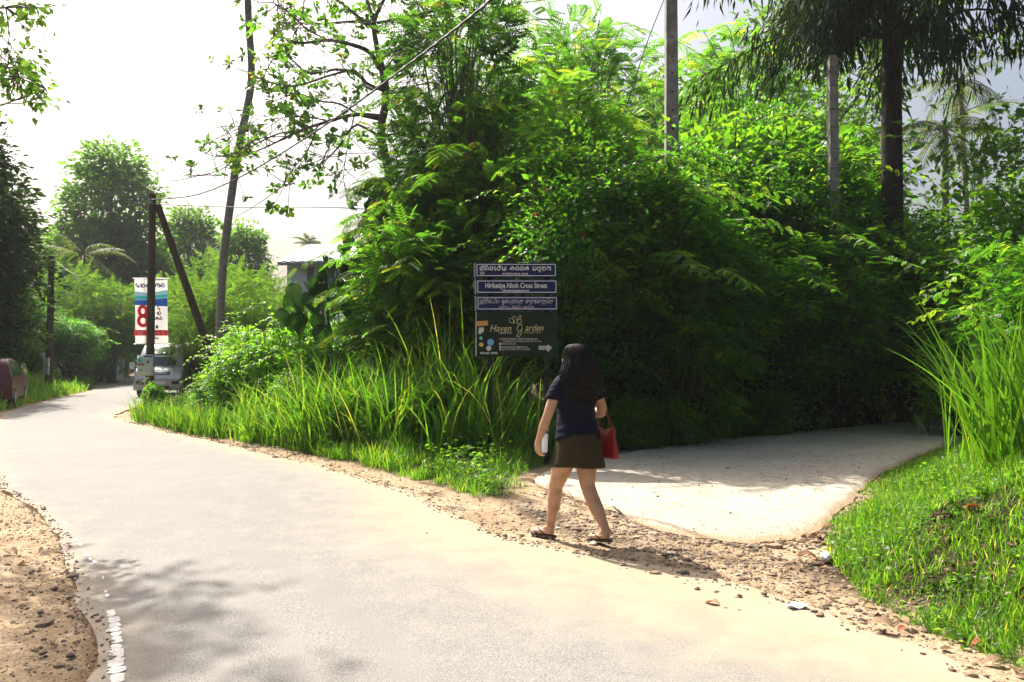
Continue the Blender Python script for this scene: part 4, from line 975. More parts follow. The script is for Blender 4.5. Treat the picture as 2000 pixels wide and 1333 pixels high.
# van: local front is -Y, x is across
VD = 29.6
van = thing('parked_van', 'silver passenger van facing the camera behind the utility pole', 'van', (XP(309, VD) , VD, .03), math.atan2(.20, .968))
tmb = lambda z: 1.0 if z < .95 else 1.0 - .16 * ((z - .95) / 1.1) ** 1.3
prof = [(.06, .34), (0, .42), (-.01, .62), (.02, .80), (.06, .93), (.20, 1.06), (.34, 1.12), (.62, 1.55), (.86, 1.82), (1.05, 1.97), (1.6, 2.06), (3, 2.08), (4.4, 2.04), (4.62, 1.9), (4.7, 1.2), (4.72, .6), (4.68, .36), (4.0, .3), (1.0, .3)]
loft_body('van_body', prof, 1.70, van, M['van_silver'], tmb)
def onprof(z, off=.012):
    f = np.array(prof[:10]); y = np.interp(z, f[:, 1], f[:, 0]); return y - off
def frontquad(name, x0, z0, x1, z1, mat, taper=1.0, off=.014, n=7, skew=0):
    m_ = MB(); G = []
    for z in np.linspace(z0, z1, 6):
        k = tmb(z) * (1 - (1 - taper) * (z - z0) / (z1 - z0)); G.append([(x * k, onprof(z, off) - .004 + (.05 * (abs(x) / .8) ** 3), z + skew * abs(x)) for x in np.linspace(x0, x1, n)])
    m_.grid(np.array(G)); o_ = m_.build(name, M[mat], van, True); s_ = o_.modifiers.new('t', 'SOLIDIFY'); s_.thickness = .01; s_.offset = 0; return o_
frontquad('windscreen', -.74, 1.15, .74, 1.72, 'car_glass', 1.0, .016, 9)
frontquad('grille', -.42, .86, .42, .97, 'black_plastic', .9, .018)
frontquad('grille_bar', -.40, .90, .40, .925, 'chrome', 1, .035)
for s_ in (-1, 1):
    frontquad('headlight', *sorted((s_ * .44, s_ * .80))[:1], .78, sorted((s_ * .44, s_ * .80))[1], .98, 'lamp_glass', 1.0, .018)
    frontquad('fog_lamp', sorted((s_ * .48, s_ * .74))[0], .50, sorted((s_ * .48, s_ * .74))[1], .62, 'black_plastic', 1.0, .055)
    m_ = MB(); m_.rings([ering((s_ * .99, .36, 1.2 + dz), .10 * k, .06 * k, 14) for dz, k in ((-.13, .5), (-.11, .9), (0, 1), (.09, .95), (.12, .5))]); mr = m_.build('mirror', M['lamp_glass'] if s_ < 0 else M['black_plastic'], van, True)
    m_ = MB(); m_.tube([(s_ * .80, .42, 1.16), (s_ * .93, .38, 1.17)], .025, 8); m_.build('mirror_arm', M['black_plastic'], mr)
    sx_ = lambda z: s_ * (.85 * tmb(z) + .004)
    sd_ = (s_ * 1.0, 0, 0)
    panel('side_window', [(sx_(1.22), .62, 1.22), (sx_(1.22), 1.45, 1.22), (sx_(1.72), 1.45, 1.72), (sx_(1.72), .98, 1.72)], 'car_glass', van, .006, sd_)
    for y0, y1 in ((1.58, 2.95), (3.05, 4.35)):
        w_ = panel('side_window', [(sx_(1.22), y0, 1.22), (sx_(1.22), y1, 1.22), (sx_(1.72), y1, 1.72), (sx_(1.72), y0, 1.72)], 'car_glass', van, .006, sd_)
        if s_ > 0 and y0 < 2: panel('window_sticker', [(sx_(1.3) + .007, y0 + .3, 1.3), (sx_(1.3) + .007, y0 + 1.0, 1.3), (sx_(1.6) + .007, y0 + 1.0, 1.6), (sx_(1.6) + .007, y0 + .3, 1.6)], 'yellow_sticker', w_, .003, sd_)
    for y in (.80, 3.75): wheel(van, s_ * .76, y, .33, .2, s_)
m_ = MB(); m_.rings([[(x, y + .05 * (abs(x) / .84) ** 4, z) for x in np.linspace(-.86, .86, 15)] + [(x, .3, z) for x in np.linspace(.86, -.86, 15)] for z, y in ((.28, .06), (.34, -.03), (.5, -.055), (.66, -.05), (.72, -.01))]); m_.build('bumper', M['van_trim'], van, True)
m_ = MB(); m_.box((0, -.06, .56), (.26, .012, .06)); m_.build('number_plate', M['sign_white'], van)
m_ = MB(); m_.box((0, -.058, .40), (.40, .012, .05)); m_.build('air_intake', M['black_plastic'], van)
for x0 in (-.35, .3):
    m_ = MB(); m_.tube([(x0, .24, 1.135), (x0 + .25, .27, 1.19), (x0 + .5, .30, 1.20)], .008, 5); m_.build('wiper', M['black_plastic'], van)

# small dark red hatchback driving away on the left
car = thing('red_car', 'dark red hatchback cut off by the left picture edge, seen from behind', 'car', (XP(-34, 23.6), 23.6, .03), math.atan2(.42, .907))
tmc = lambda z: 1.0 if z < .85 else 1.0 - .22 * ((z - .85) / .6) ** 1.2
prof = [(-.02, .34), (-.05, .5), (-.03, .62), (0, .85), (.03, .95), (.16, 1.25), (.28, 1.42), (.6, 1.48), (1.4, 1.49), (2.0, 1.42), (2.6, 1.05), (3.3, .92), (3.5, .78), (3.55, .5), (3.5, .32), (2.9, .24), (.5, .24)]
loft_body('car_body', prof, 1.52, car, M['car_red'], tmc)
def rearquad(name, x0, z0, x1, z1, mat, off=.012):
    m_ = MB(); f = np.array(prof[:8]); G = [[(x * tmc(z), np.interp(z, f[:, 1], f[:, 0]) - off + .06 * (abs(x) / .75) ** 4, z) for x in np.linspace(x0, x1, 8)] for z in np.linspace(z0, z1, 6)]
    m_.grid(np.array(G)); o_ = m_.build(name, M[mat], car, True); s_ = o_.modifiers.new('t', 'SOLIDIFY'); s_.thickness = .012; s_.offset = 0; return o_
rearquad('rear_window', -.60, 1.0, .60, 1.36, 'car_glass')
for s_ in (-1, 1):
    q = sorted((s_ * .58, s_ * .745)); rearquad('tail_light', q[0], .80, q[1], 1.12, 'lamp_glass'); rearquad('tail_light', q[0], .70, q[1], .79, 'tail_red')
    sx_ = lambda z: s_ * (.76 * tmc(z) + .003)
    panel('side_window', [(sx_(.96), .30, .96), (sx_(.96), 1.18, .96), (sx_(1.36), 1.18, 1.36), (sx_(1.36), .46, 1.36)], 'car_glass', car, .006, (s_, 0, 0))
    panel('side_window', [(sx_(.96), 1.26, .96), (sx_(.96), 2.45, .96), (sx_(1.36), 1.95, 1.36), (sx_(1.36), 1.26, 1.36)], 'car_glass', car, .006, (s_, 0, 0))
    for y in (.62, 2.92): wheel(car, s_ * .68, y, .29, .18, s_)
m_ = MB(); m_.rings([[(x, y + .07 * (abs(x) / .76) ** 4, z) for x in np.linspace(-.77, .77, 13)] + [(x, .3, z) for x in np.linspace(.77, -.77, 13)] for z, y in ((.28, .02), (.34, -.08), (.5, -.10), (.62, -.07))]); m_.build('bumper', M['car_red'], car, True)
rearquad('number_plate', -.24, .68, .24, .80, 'yellow_sticker', .02)

# ------------------------------------------------------------------ house behind the shrubs
M['wall_white'] = plain('wall_white', (.74, .76, .78), .8, var=.1, scale=2); M['roof_sheet'] = plain('roof_sheet', (.55, .57, .60), .6, metal=.0, var=.1, scale=1)
M['fascia'] = plain('fascia', (.26, .28, .31), .7); M['pane'] = glassmat('pane', (.16, .20, .24)); M['door_blue'] = plain('door_grey', (.25, .29, .33), .6)
HD = 40.0
house = thing('house', 'grey two-roofed house half hidden behind the shrubs left of the thicket', 'house', (XP(600, HD), HD, 0), R(-8))
def hx(px): return XP(px, HD) - XP(600, HD)
def hz(py): return ZP(py, HD)
m_ = MB(); m_.box(((hx(556) + hx(668)) / 2, 2.6, hz(512) / 2), ((hx(668) - hx(556)) / 2, 2.5, hz(512) / 2)); m_.build('wall', M['wall_white'], house)
def roof_part(x0, x1, ze, zr, y0, y1, name='roof'):
    r_ = MB(); n = int((x1 - x0) / .22)
    for i in range(n):
        a = x0 + (x1 - x0) * i / n; b = x0 + (x1 - x0) * (i + 1) / n - .012; z1 = .03 * (i % 2)
        for sgn, ya, yb in ((0, y0, (y0 + y1) / 2), (1, y1, (y0 + y1) / 2)):
            A_ = [(a, ya, ze + z1), (b, ya, ze + z1), (b, yb, zr + z1), (a, yb, zr + z1)]; B_ = [(p[0], p[1], p[2] - .06) for p in A_]
            r_.rings([A_, B_] if sgn else [B_, A_], True)
    ro_ = r_.build(name, M['roof_sheet'], house)
    f = MB(); f.box(((x0 + x1) / 2, y0 + .05, ze - .12), ((x1 - x0) / 2, .03, .07)); f.build('fascia', M['fascia'], ro_)
roof_part(hx(548), hx(690), ZP(510, 39.4), ZP(481, 42.7), -.6, 6)
roof_part(hx(530), hx(606), ZP(493, 42), ZP(477, 44.2), 2.0, 6.5)
m_ = MB(); m_.box(((hx(545) + hx(600)) / 2, 4.5, hz(497) / 2), ((hx(600) - hx(545)) / 2, 1.8, hz(497) / 2 - .02)); m_.build('wall', M['wall_white'], house)
for x0, x1, y0, y1 in ((600, 609, 524, 548), (640, 652, 530, 556)):
    w_ = MB(); w_.box(((hx(x0) + hx(x1)) / 2, .085, (hz(y0) + hz(y1)) / 2), ((hx(x1) - hx(x0)) / 2 + .06, .03, (hz(y0) - hz(y1)) / 2 + .06)); fo = w_.build('window', M['fascia'], house)
    w_ = MB(); w_.box(((hx(x0) + hx(x1)) / 2, .05, (hz(y0) + hz(y1)) / 2), ((hx(x1) - hx(x0)) / 2, .012, (hz(y0) - hz(y1)) / 2)); w_.build('pane', M['pane'], fo)
# small shed roof far along the road, orange board behind the van
sh = thing('roadside_hut', 'small hut with rusty sheet roof far along the road among trees', 'hut', (XP(190, 50), 50, 0), R(10))
m_ = MB(); m_.box((0, 0, 1.1), (1.3, 1.2, 1.1)); m_.build('wall', M['wall_white'], sh)
m_ = MB(); m_.rings([[(-1.6, -1.6, 2.2), (1.6, -1.6, 2.2), (1.6, 1.5, 2.75), (-1.6, 1.5, 2.75)], [(-1.6, -1.6, 2.27), (1.6, -1.6, 2.27), (1.6, 1.5, 2.82), (-1.6, 1.5, 2.82)]]); m_.build('roof', M['bark_red'], sh)
m_ = MB(); m_.box((.3, -1.21, .95), (.4, .02, .95)); m_.build('door', M['bark_brown'], sh)
ob = thing('roadside_board', 'small orange board on a post behind the van roof', 'sign', (XP(346, 34), 34, 0))
m_ = MB(); m_.box((0, 0, ZP(670, 34)), (.13, .012, .20)); m_.build('panel', M['tag_orange'], ob)
m_ = MB(); m_.box((0, .04, ZP(670, 34) / 2), (.025, .025, ZP(670, 34) / 2 + .15)); m_.build('post', M['post_black'], ob)
# ------------------------------------------------------------------ leaf templates (tip along +Y, face +Z)
LEAF = (np.array([[0, 0, 0], [.5, .45, .10], [0, 1, -.12], [-.5, .45, .10], [0, .5, 0]]) * [.58, 1, 1], np.array([[0, 1, 2, 4], [0, 4, 2, 3]]))
LANCE = (np.array([[0, 0, 0], [.09, .4, .02], [0, 1, -.14], [-.09, .4, .02]]), np.array([[0, 1, 2, 3]]))
RHOMB = (np.array([[0, 0, 0], [.30, .48, .05], [0, 1, -.05], [-.30, .48, .05]]), np.array([[0, 1, 2, 3]]))
OBOV = (np.array([[0, 0, 0], [.16, .35, .03], [.30, .72, .03], [0, 1, -.10], [-.30, .72, .03], [-.16, .35, .03], [0, .55, -.03]]), np.array([[0, 1, 2, 6], [6, 2, 3, 4], [0, 6, 4, 5]]))
def pinnate(np_=7, ll=.30, lw=.13, droop=.25, ang=62, term=True, y0=.16):
    V = []; F = []
    def zz(y): return -droop * y * y
    ys = np.linspace(y0, .95, np_)
    for y in ys:
        for s in (-1, 1):
            a = R(ang - 14 * (y - .5)); dx, dy = s * math.sin(a), math.cos(a); L = ll * (1 - .35 * abs(y - .5)); b = np.array([0, y, zz(y)])
            n_ = len(V); w = lw / 2
            V += [b, b + [dx * L * .45 + dy * w * s, dy * L * .45 - dx * w * s, .01], b + [dx * L, dy * L, -.06 * L * 3], b + [dx * L * .45 - dy * w * s, dy * L * .45 + dx * w * s, .02]]
            F.append([n_, n_ + 1, n_ + 2, n_ + 3] if s > 0 else [n_, n_ + 3, n_ + 2, n_ + 1])
    if term:
        n_ = len(V); b = np.array([0, .97, zz(.97)]); V += [b, b + [lw / 2, ll * .45, -.02], b + [0, ll, -.1], b + [-lw / 2, ll * .45, -.02]]; F.append([n_, n_ + 1, n_ + 2, n_ + 3])
    n_ = len(V); V += [[-.006, 0, 0], [.006, 0, 0], [.006, .5, zz(.5)], [-.006, .5, zz(.5)], [.003, 1, zz(1)], [-.003, 1, zz(1)]]; V = [np.array(v, float) for v in V]
    F += [[n_, n_ + 1, n_ + 2, n_ + 3], [n_ + 3, n_ + 2, n_ + 4, n_ + 5]]
    return np.array(V), np.array(F)
PINN = pinnate(7, .30, .135, .22)
FINE = pinnate(10, .22, .07, .2, 70, True, .1)
SPRAY = pinnate(5, .42, .24, .3, 52)

def unit(rng, n): return norm(rng.normal(0, 1, (n, 3)))
def cluster(m_, rng, C, D, n_per, spread, tmpl, size, droop=.3, upw=.8, flat=.45, tint=None, svar=.25, mat=0, fwdw=.7):
    """n_per leaves round every clump centre C, sprouting along its direction D"""
    n = len(C) * n_per; c = np.repeat(C, n_per, 0); d = np.repeat(D, n_per, 0)
    r = rng.normal(0, 1, (n, 3)) * spread; r[:, 2] *= flat
    along_ = rng.random(n)[:, None] * spread * 1.3
    pos = c + r + d * along_
    f = norm(d * fwdw + norm(r) * .9 + rng.normal(0, .35, (n, 3)) - np.array([0, 0, droop]))
    u = norm(np.array([0, 0, upw]) + rng.normal(0, .45, (n, 3)) + .15 * d)
    t = np.repeat(rng.random(len(C)), n_per) * .5 + rng.random(n) * .5 if tint is None else np.clip(tint + rng.normal(0, .18, n), 0, 1)
    m_.scatter(tmpl[0], tmpl[1], pos, f, u, size * np.exp(rng.normal(0, svar, n)), t, mat)
def blob_points(rng, n, c, rx, ry, rz, shell=.55, low=-.9, lump=.28):
    d = unit(rng, int(n * 2.2)); d = d[d[:, 2] > low][:n]
    ph = rng.random(9) * 6.28
    k = 1 + lump * (np.sin(3.1 * d[:, 0] + ph[0]) * np.sin(2.7 * d[:, 1] + ph[1]) + .7 * np.sin(5.3 * d[:, 2] + 4.1 * d[:, 0] + ph[2]) * np.sin(4.7 * d[:, 1] + ph[3]) + .4 * np.sin(9 * d[:, 0] + 8 * d[:, 2] + ph[4]) * np.sin(8 * d[:, 1] + ph[5]))
    r = (shell + (1 - shell) * rng.random(len(d)) ** .6) * k
    return np.asarray(c) + d * r[:, None] * [rx, ry, rz], norm(d * [1 / rx, 1 / ry, 1 / rz] * min(rx, ry, rz) + [0, 0, .15])

def bush(rng, name, parts, tmpl, size, n_per, spread, leaf, stems=5, h=3, droop=.3, upw=.8, flat=.5, bark='bark_brown', fwdw=.7, under=1.0, trunk=None, shoots=0, sh_t=None, sh_s=.3):
    """parts: list of (cx, cy, cz, rx, ry, rz, clumps); root Empty with crown and stem meshes"""
    root = bpy.data.objects.new(name, None); link(root)
    cr = MB(); st = MB(); allC = []
    for (cx, cy, cz, rx, ry, rz, n) in parts:
        C, D = blob_points(rng, n, (cx, cy, cz), rx, ry, rz)
        ok = (C[:, 2] > .08) & (rng.random(len(C)) < under + (1 - under) * smooth((C[:, 2] / h - .22) / .3)); C, D = C[ok], D[ok]; allC.append(C)
        cluster(cr, rng, C, D, n_per, spread, tmpl, size, droop, upw, flat, fwdw=fwdw)
    C = np.vstack(allC)
    for k in range(stems):
        b = np.array([rng.normal(0, .16), rng.normal(0, .16), -.25])
        for j in range(3):
            tip = C[rng.integers(len(C))]; mid = b * .45 + tip * .55 + [rng.normal(0, .1), rng.normal(0, .1), .12 * h]
            st.tube(spline([b, b * .7 + mid * .3 + [0, 0, .1], mid, tip], 9), np.linspace(.035 + .008 * h, .006, 9), 5, False)
    # twigs reaching the outer clumps
    idx = rng.choice(len(C), min(len(C), 130), replace=False)
    for i in idx:
        tip = C[i]; b = np.array([tip[0] * .45, tip[1] * .45, max(.1, tip[2] * .6)]); st.tube(spline([b, (b + tip) / 2 + [0, 0, .08], tip], 5), np.linspace(.014, .003, 5), 4, False)
    # long arching shoots that break the outline
    up_ = C[C[:, 2] > h * .45]
    for q in range(shoots):
        b = up_[rng.integers(len(up_))]; L = rng.uniform(.7, 1.7) * (h / 4.4) ** .5; o_ = norm(np.array([b[0], b[1], 0]) + rng.normal(0, .35, 3)); o_[2] = 0; rise = rng.uniform(.15, .95)
        S_ = spline([b, b + o_ * L * .4 + [0, 0, rise * L * .7], b + o_ * L * .9 + [0, 0, rise * L * .75 - .22 * L]], 11); st.tube(S_, np.linspace(.013, .004, 11), 4, False)
        tg = norm(np.gradient(S_, axis=0)); k_ = np.repeat(np.arange(2, 11), 2); sd2 = np.tile([-1., 1.], 9)[:, None]; sid = norm(np.cross(tg[k_], [0, 0, 1.])) * sd2
        tm = sh_t or tmpl
        cr.scatter(tm[0], tm[1], S_[k_] + rng.normal(0, .015, (18, 3)), norm(sid + tg[k_] * .5 - [0, 0, .15] + rng.normal(0, .15, (18, 3))), norm(rng.normal(0, .2, (18, 3)) + [0, 0, 1]), sh_s * np.interp(k_, [2, 6, 10], [.8, 1.1, .7]) * rng.uniform(.8, 1.2, 18), np.clip(rng.normal(.72, .16, 18), 0, 1))
    cr.build('crown', M[leaf], root)
    if trunk:
        P = spline(trunk[0], 16); st.tube(P, np.linspace(trunk[1], trunk[2], 16), 10, False)
        for i in rng.choice(len(C), min(len(C), 36), replace=False):
            j = rng.integers(7, 16); e = C[i]; st.tube(spline([P[j], P[j] * .5 + e * .5 + [0, 0, .06 * h * rng.random()], e], 8), np.linspace(trunk[2] * .55, .012, 8), 6, False)
    st.build('trunk' if trunk else 'stem', M[bark], root, True)
    return root
PROTO = []
def place(proto, px, d, label, cat, group=None, s=1.0, rz=None, z=None, sz=None, seed=0, dx=0):
    x = XP(px, d) + dx; r_ = random.Random(hash((round(px), round(d * 10), seed)) & 0xffff)
    o = proto if not proto.get('used') else copy_tree(proto)
    proto['used'] = 1
    if o is not proto and 'used' in o: pass
    zz = float(height(np.array([x]), np.array([d]))[0]) if z is None else z
    o.location = (x, d, zz); o.rotation_euler = (0, 0, r_.uniform(0, 6.28) if rz is None else rz); o.scale = (s, s, sz if sz else s)
    tag(o, label, cat, group); return o

rng = np.random.default_rng(100)
def vine_parts(k, w, h, n):
    r_ = np.random.default_rng(k); out = [(0, 0, h * .52, w, w * .85, h * .48, n)]
    for i in range(4): out.append((r_.uniform(-.6, .6) * w, r_.uniform(-.6, .6) * w, h * r_.uniform(.55, .9), w * r_.uniform(.35, .55), w * r_.uniform(.35, .5), h * r_.uniform(.16, .26), n // 6))
    return out
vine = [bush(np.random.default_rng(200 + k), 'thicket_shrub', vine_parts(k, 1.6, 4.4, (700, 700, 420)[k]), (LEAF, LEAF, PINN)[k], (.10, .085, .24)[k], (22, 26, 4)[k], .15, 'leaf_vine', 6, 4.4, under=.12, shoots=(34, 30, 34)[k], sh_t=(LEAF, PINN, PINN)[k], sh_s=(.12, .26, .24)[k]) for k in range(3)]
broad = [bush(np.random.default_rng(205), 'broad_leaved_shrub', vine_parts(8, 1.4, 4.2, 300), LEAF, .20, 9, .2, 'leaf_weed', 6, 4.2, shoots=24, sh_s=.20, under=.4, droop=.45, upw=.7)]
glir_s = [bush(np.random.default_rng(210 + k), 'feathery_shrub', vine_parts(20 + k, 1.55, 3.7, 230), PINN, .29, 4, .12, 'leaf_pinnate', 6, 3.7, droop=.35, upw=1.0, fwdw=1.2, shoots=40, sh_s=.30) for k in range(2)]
weed = [bush(np.random.default_rng(220 + k), 'leafy_weed', [(0, 0, .85, .75, .7, .85, 260), (.3, .2, 1.3, .4, .4, .45, 70), (-.35, 0, 1.2, .4, .35, .5, 70)], (LEAF, SPRAY)[k], (.105, .15)[k], (11, 6)[k], .085, 'leaf_weed', 9, 1.7, droop=.2, upw=1.0, bark='stem_green', shoots=26, sh_t=LEAF, sh_s=.12) for k in range(2)]
light = [bush(np.random.default_rng(230 + k), 'airy_tree', [(0, 0, 4.6, 2.0, 1.9, 1.5, 230), (.9, .3, 3.0, 1.7, 1.4, 1.0, 150), (-1.0, -.2, 3.3, 1.6, 1.4, 1.1, 150), (.2, 0, 1.7, 1.6, 1.4, 1.2, 130)], FINE, .42, 4, .2, 'leaf_light', 4, 6, droop=.2, upw=1.1, bark='bark_grey') for k in range(2)]
glir_t = [bush(np.random.default_rng(240 + k), 'feathery_tree', [(.1, 0, 7.0, 1.5, 1.4, 2.2, 200), (-.6, .2, 5.0, 1.5, 1.3, 1.6, 150), (.8 - .5 * k, 0, 4.2, 1.5, 1.3, 1.5, 130), (.2, .2, 8.6, .9, .9, 1.1, 60)], PINN, .32, 4, .16, 'leaf_pinnate', 2, 9, shoots=50, sh_s=.34, droop=.35, upw=1.0, fwdw=1.2, bark='bark_grey', trunk=([(0, 0, -.3), (.1, .1, 2), (.25 - .4 * k, .1, 4.5), (.1, 0, 7.5)], .17, .05)) for k in range(2)]
dome = [bush(np.random.default_rng(250 + k), 'round_tree', [(0, 0, 13.0, 3.0, 3.0, 3.6, 420), (-.9, 0, 9.6, 3.4, 3.2, 2.6, 300), (1.2, .3, 9.2, 2.8, 2.8, 2.2, 220), (.2, 0, 16.2, 1.9, 1.9, 1.6, 130), (-1.5, 0, 7.2, 2.2, 2.2, 1.4, 110)], LEAF, .46, 10, .40, 'leaf_far', 1, 17, bark='bark_grey', trunk=([(0, 0, -.3), (.1, 0, 4), (0, .1, 9), (.1, 0, 14)], .4, .12)) for k in range(2)]
darkt = [bush(np.random.default_rng(260), 'dark_tree', [(0, 0, 6.6, 2.1, 2.2, 3.0, 620), (.4, 0, 4.2, 2.3, 2.2, 2.0, 420), (-.3, 0, 9.4, 1.3, 1.3, 1.5, 170), (.2, -.4, 2.2, 2.2, 2.0, 1.4, 260)], LEAF, .26, 14, .26, 'leaf_dark', 2, 9, bark='bark_brown', trunk=([(0, 0, -.3), (.1, 0, 2), (0, .1, 5), (.1, 0, 8)], .3, .08))]
for o_ in vine + broad + glir_s + weed + light + glir_t + dome + darkt: o_.location = (0, -500, 0)

# ------------------------------------------------------------------ trees with a trunk and limbs
def grow(rng, st, tips, p, d, L, r, depth, spread=.7, curve=.25, upb=.15, kids=(2, 3), shrink=.68, seg=7, minr=.008):
    pts = [np.array(p, float)]; dd = norm(np.array(d, float)); step = L / seg
    for i in range(seg):
        dd = norm(dd + rng.normal(0, curve, 3) * .35 + np.array([0, 0, upb]) * .3); pts.append(pts[-1] + dd * step)
    r1 = max(r * .55, minr); st.tube(pts, np.linspace(r, r1, seg + 1), 8 if r > .06 else 5, False)
    if depth == 0: tips.append((pts[-1], dd)); tips.append((pts[-3], norm(dd + rng.normal(0, .5, 3)))); return
    for k in range(rng.integers(kids[0], kids[1] + 1)):
        i = seg if k == 0 else rng.integers(seg // 2, seg + 1)
        nd = norm(dd + rng.normal(0, spread, 3) * [1, 1, .7]); grow(rng, st, tips, pts[i], nd, L * shrink * rng.uniform(.8, 1.15), r1 * (.95 if k == 0 else .75), depth - 1, spread, curve, upb, kids, shrink, seg, minr)
def tree(seed, name, trunk, r0, r1, limbs, leaf, bark, tmpl, size, n_per, spread, depth=3, L=2.0, droop=.3, upw=.8, flat=.5, lspread=.7, upb=.15, kids=(2, 3), fwdw=.8, fill=0, extra=None):
    rng = np.random.default_rng(seed); root = bpy.data.objects.new(name, None); link(root)
    st = MB(); tips = []; P = spline(trunk, 18); rad = np.linspace(r0, r1, 18); st.tube(P, rad, 12, False)
    for k in range(limbs):
        i = int(rng.integers(8, 18)) if k else 17; a = rng.uniform(0, 2 * PI); d = np.array([math.cos(a), math.sin(a), rng.uniform(.15, .9)])
        grow(rng, st, tips, P[i], d if k else norm(P[-1] - P[-3]), L * rng.uniform(.8, 1.2), rad[i] * .6, depth, lspread, .3, upb, kids)
    C = np.array([t[0] for t in tips]); D = np.array([t[1] for t in tips])
    if fill:
        q = rng.integers(0, len(C), fill); C = np.vstack([C, C[q] + rng.normal(0, spread * 1.4, (fill, 3))]); D = np.vstack([D, norm(D[q] + rng.normal(0, .5, (fill, 3)))])
    cr = MB(); cluster(cr, rng, C, D, n_per, spread, tmpl, size, droop, upw, flat, fwdw=fwdw)
    if extra: extra(cr, rng)
    st.build('trunk', M[bark], root, True); cr.build('crown', M[leaf], root); root.location = (0, -500, 0); return root
far_t = [tree(310 + k, 'broadleaf_tree', [(0, 0, -.3), (.1, 0, 3), (.2, .2, 6), (0, .2, 9)], .32, .16, 10, 'leaf_far', 'bark_grey', LEAF, .30, 10, .42, 3, 3.0, .3, .8, .6, .75, .1, (2, 3), .7, 500) for k in range(3)]
# ------------------------------------------------------------------ left of the thicket: big-leaved tree with its real limbs
AD = 18.5
def A3(px, py, dd=0): return P3(px, py, AD + dd)
al = thing('big_leaved_tree', 'open-branched tree with paddle-shaped leaves against the white sky', 'tree', (A3(758, 700)[0], AD, .3))
org = np.array(al.location); st = MB(); tips = []; rng = np.random.default_rng(41)
def path(pts, r0, r1, n=14): 
    P = spline([A3(*q) - org for q in pts], n); st.tube(P, np.linspace(r0, r1, n), 8, False); return P
path([(757, 900), (758, 640), (759, 420), (760, 340), (742, 262), (752, 200), (749, 150), (738, 110)], .17, .085, 26)
LIMBS = [([(738, 130), (722, 100), (690, 85), (640, 75), (580, 80), (530, 60)], .06, .018), ([(738, 118), (732, 70), (720, 40), (690, 38), (620, 42), (540, 40)], .06, .016), ([(735, 95), (728, 50), (735, 20), (760, -30), (780, -80)], .06, .03),
         ([(748, 142), (775, 128), (800, 100), (800, 60), (830, 20)], .065, .02), ([(735, 60), (720, 10), (700, -40), (690, -90)], .045, .02), ([(745, 165), (720, 172), (700, 145), (660, 132), (600, 140), (560, 108), (520, 110)], .05, .014),
         ([(748, 175), (715, 160), (690, 135), (640, 145), (575, 165), (520, 158)], .04, .012), ([(742, 225), (690, 222), (640, 235), (580, 255), (520, 285), (480, 300)], .055, .012), ([(740, 265), (715, 250), (690, 243), (660, 285), (630, 315), (600, 330)], .04, .01),
         ([(742, 232), (700, 222), (660, 200), (620, 195), (580, 180), (545, 190)], .035, .01), ([(764, 200), (785, 175), (805, 145)], .03, .012), ([(762, 180), (790, 174), (815, 170)], .022, .01), ([(735, 40), (790, 30), (850, 15), (900, 0)], .04, .012),
         ([(640, 75), (600, 55), (560, 20), (530, 0)], .022, .009), ([(575, 80), (545, 90), (520, 130), (510, 160)], .02, .008), ([(620, 42), (580, 30), (545, 5)], .02, .008), ([(580, 255), (540, 260), (480, 290), (430, 330), (370, 345)], .022, .007), ([(620, 240), (600, 290), (570, 330), (548, 365)], .02, .007),
         ([(690, 225), (680, 270), (670, 340), (676, 390)], .016, .006), ([(560, 265), (500, 270), (450, 300), (420, 305)], .015, .006), ([(520, 240), (470, 245), (430, 245)], .015, .006), ([(640, 235), (590, 225), (530, 230)], .018, .007), ([(738, 60), (650, -10), (600, -50)], .04, .015)]
C = []; D = []
for k, (pts, r0, r1) in enumerate(LIMBS):
    dz = rng.normal(0, .8); n = len(pts); q = [(p[0], p[1], dz * 2.2 * i / (n - 1)) for i, p in enumerate(pts)]
    P = path(q, r0, r1)
    cl = A3(pts[-1][0], pts[-1][1])
    for i in range(4, 14):
        for j in range(2 if i < 12 else 3):
            o_ = rng.normal(0, 1, 3) * [.42, .5, .34]; e = P[i] + o_; st.tube(spline([P[i], (P[i] + e) / 2 + [0, 0, -.05], e], 5), np.linspace(.011, .005, 5), 4, False)
            C.append(e); D.append(norm(o_ + [0, 0, .5]))
C = np.array(C); D = np.array(D); cr = MB(); keep = rng.random(len(C)) < .62; C, D = C[keep], D[keep]
n = 9; m = len(C); a = np.tile(np.arange(n) * 2 * PI / n, m) + np.repeat(rng.random(m) * 6.28, n); Dn = np.repeat(D, n, 0); X = norm(np.cross(Dn, [.3, .2, 1])); Y = np.cross(Dn, X)
rad_ = X * np.cos(a)[:, None] + Y * np.sin(a)[:, None]
cr.scatter(*OBOV, np.repeat(C, n, 0) + rng.normal(0, .02, (m * n, 3)), norm(rad_ + Dn * rng.uniform(.1, .9, (m * n, 1)) - [0, 0, .25]), norm(Dn + rng.normal(0, .25, (m * n, 3)) + [0, 0, .5]), rng.uniform(.12, .225, m * n), np.clip(np.repeat(rng.random(m), n) * .6 + rng.random(m * n) * .42, 0, 1))
st.build('trunk', M['bark_grey'], al, True); cr.build('crown', M['leaf_almond'], al)

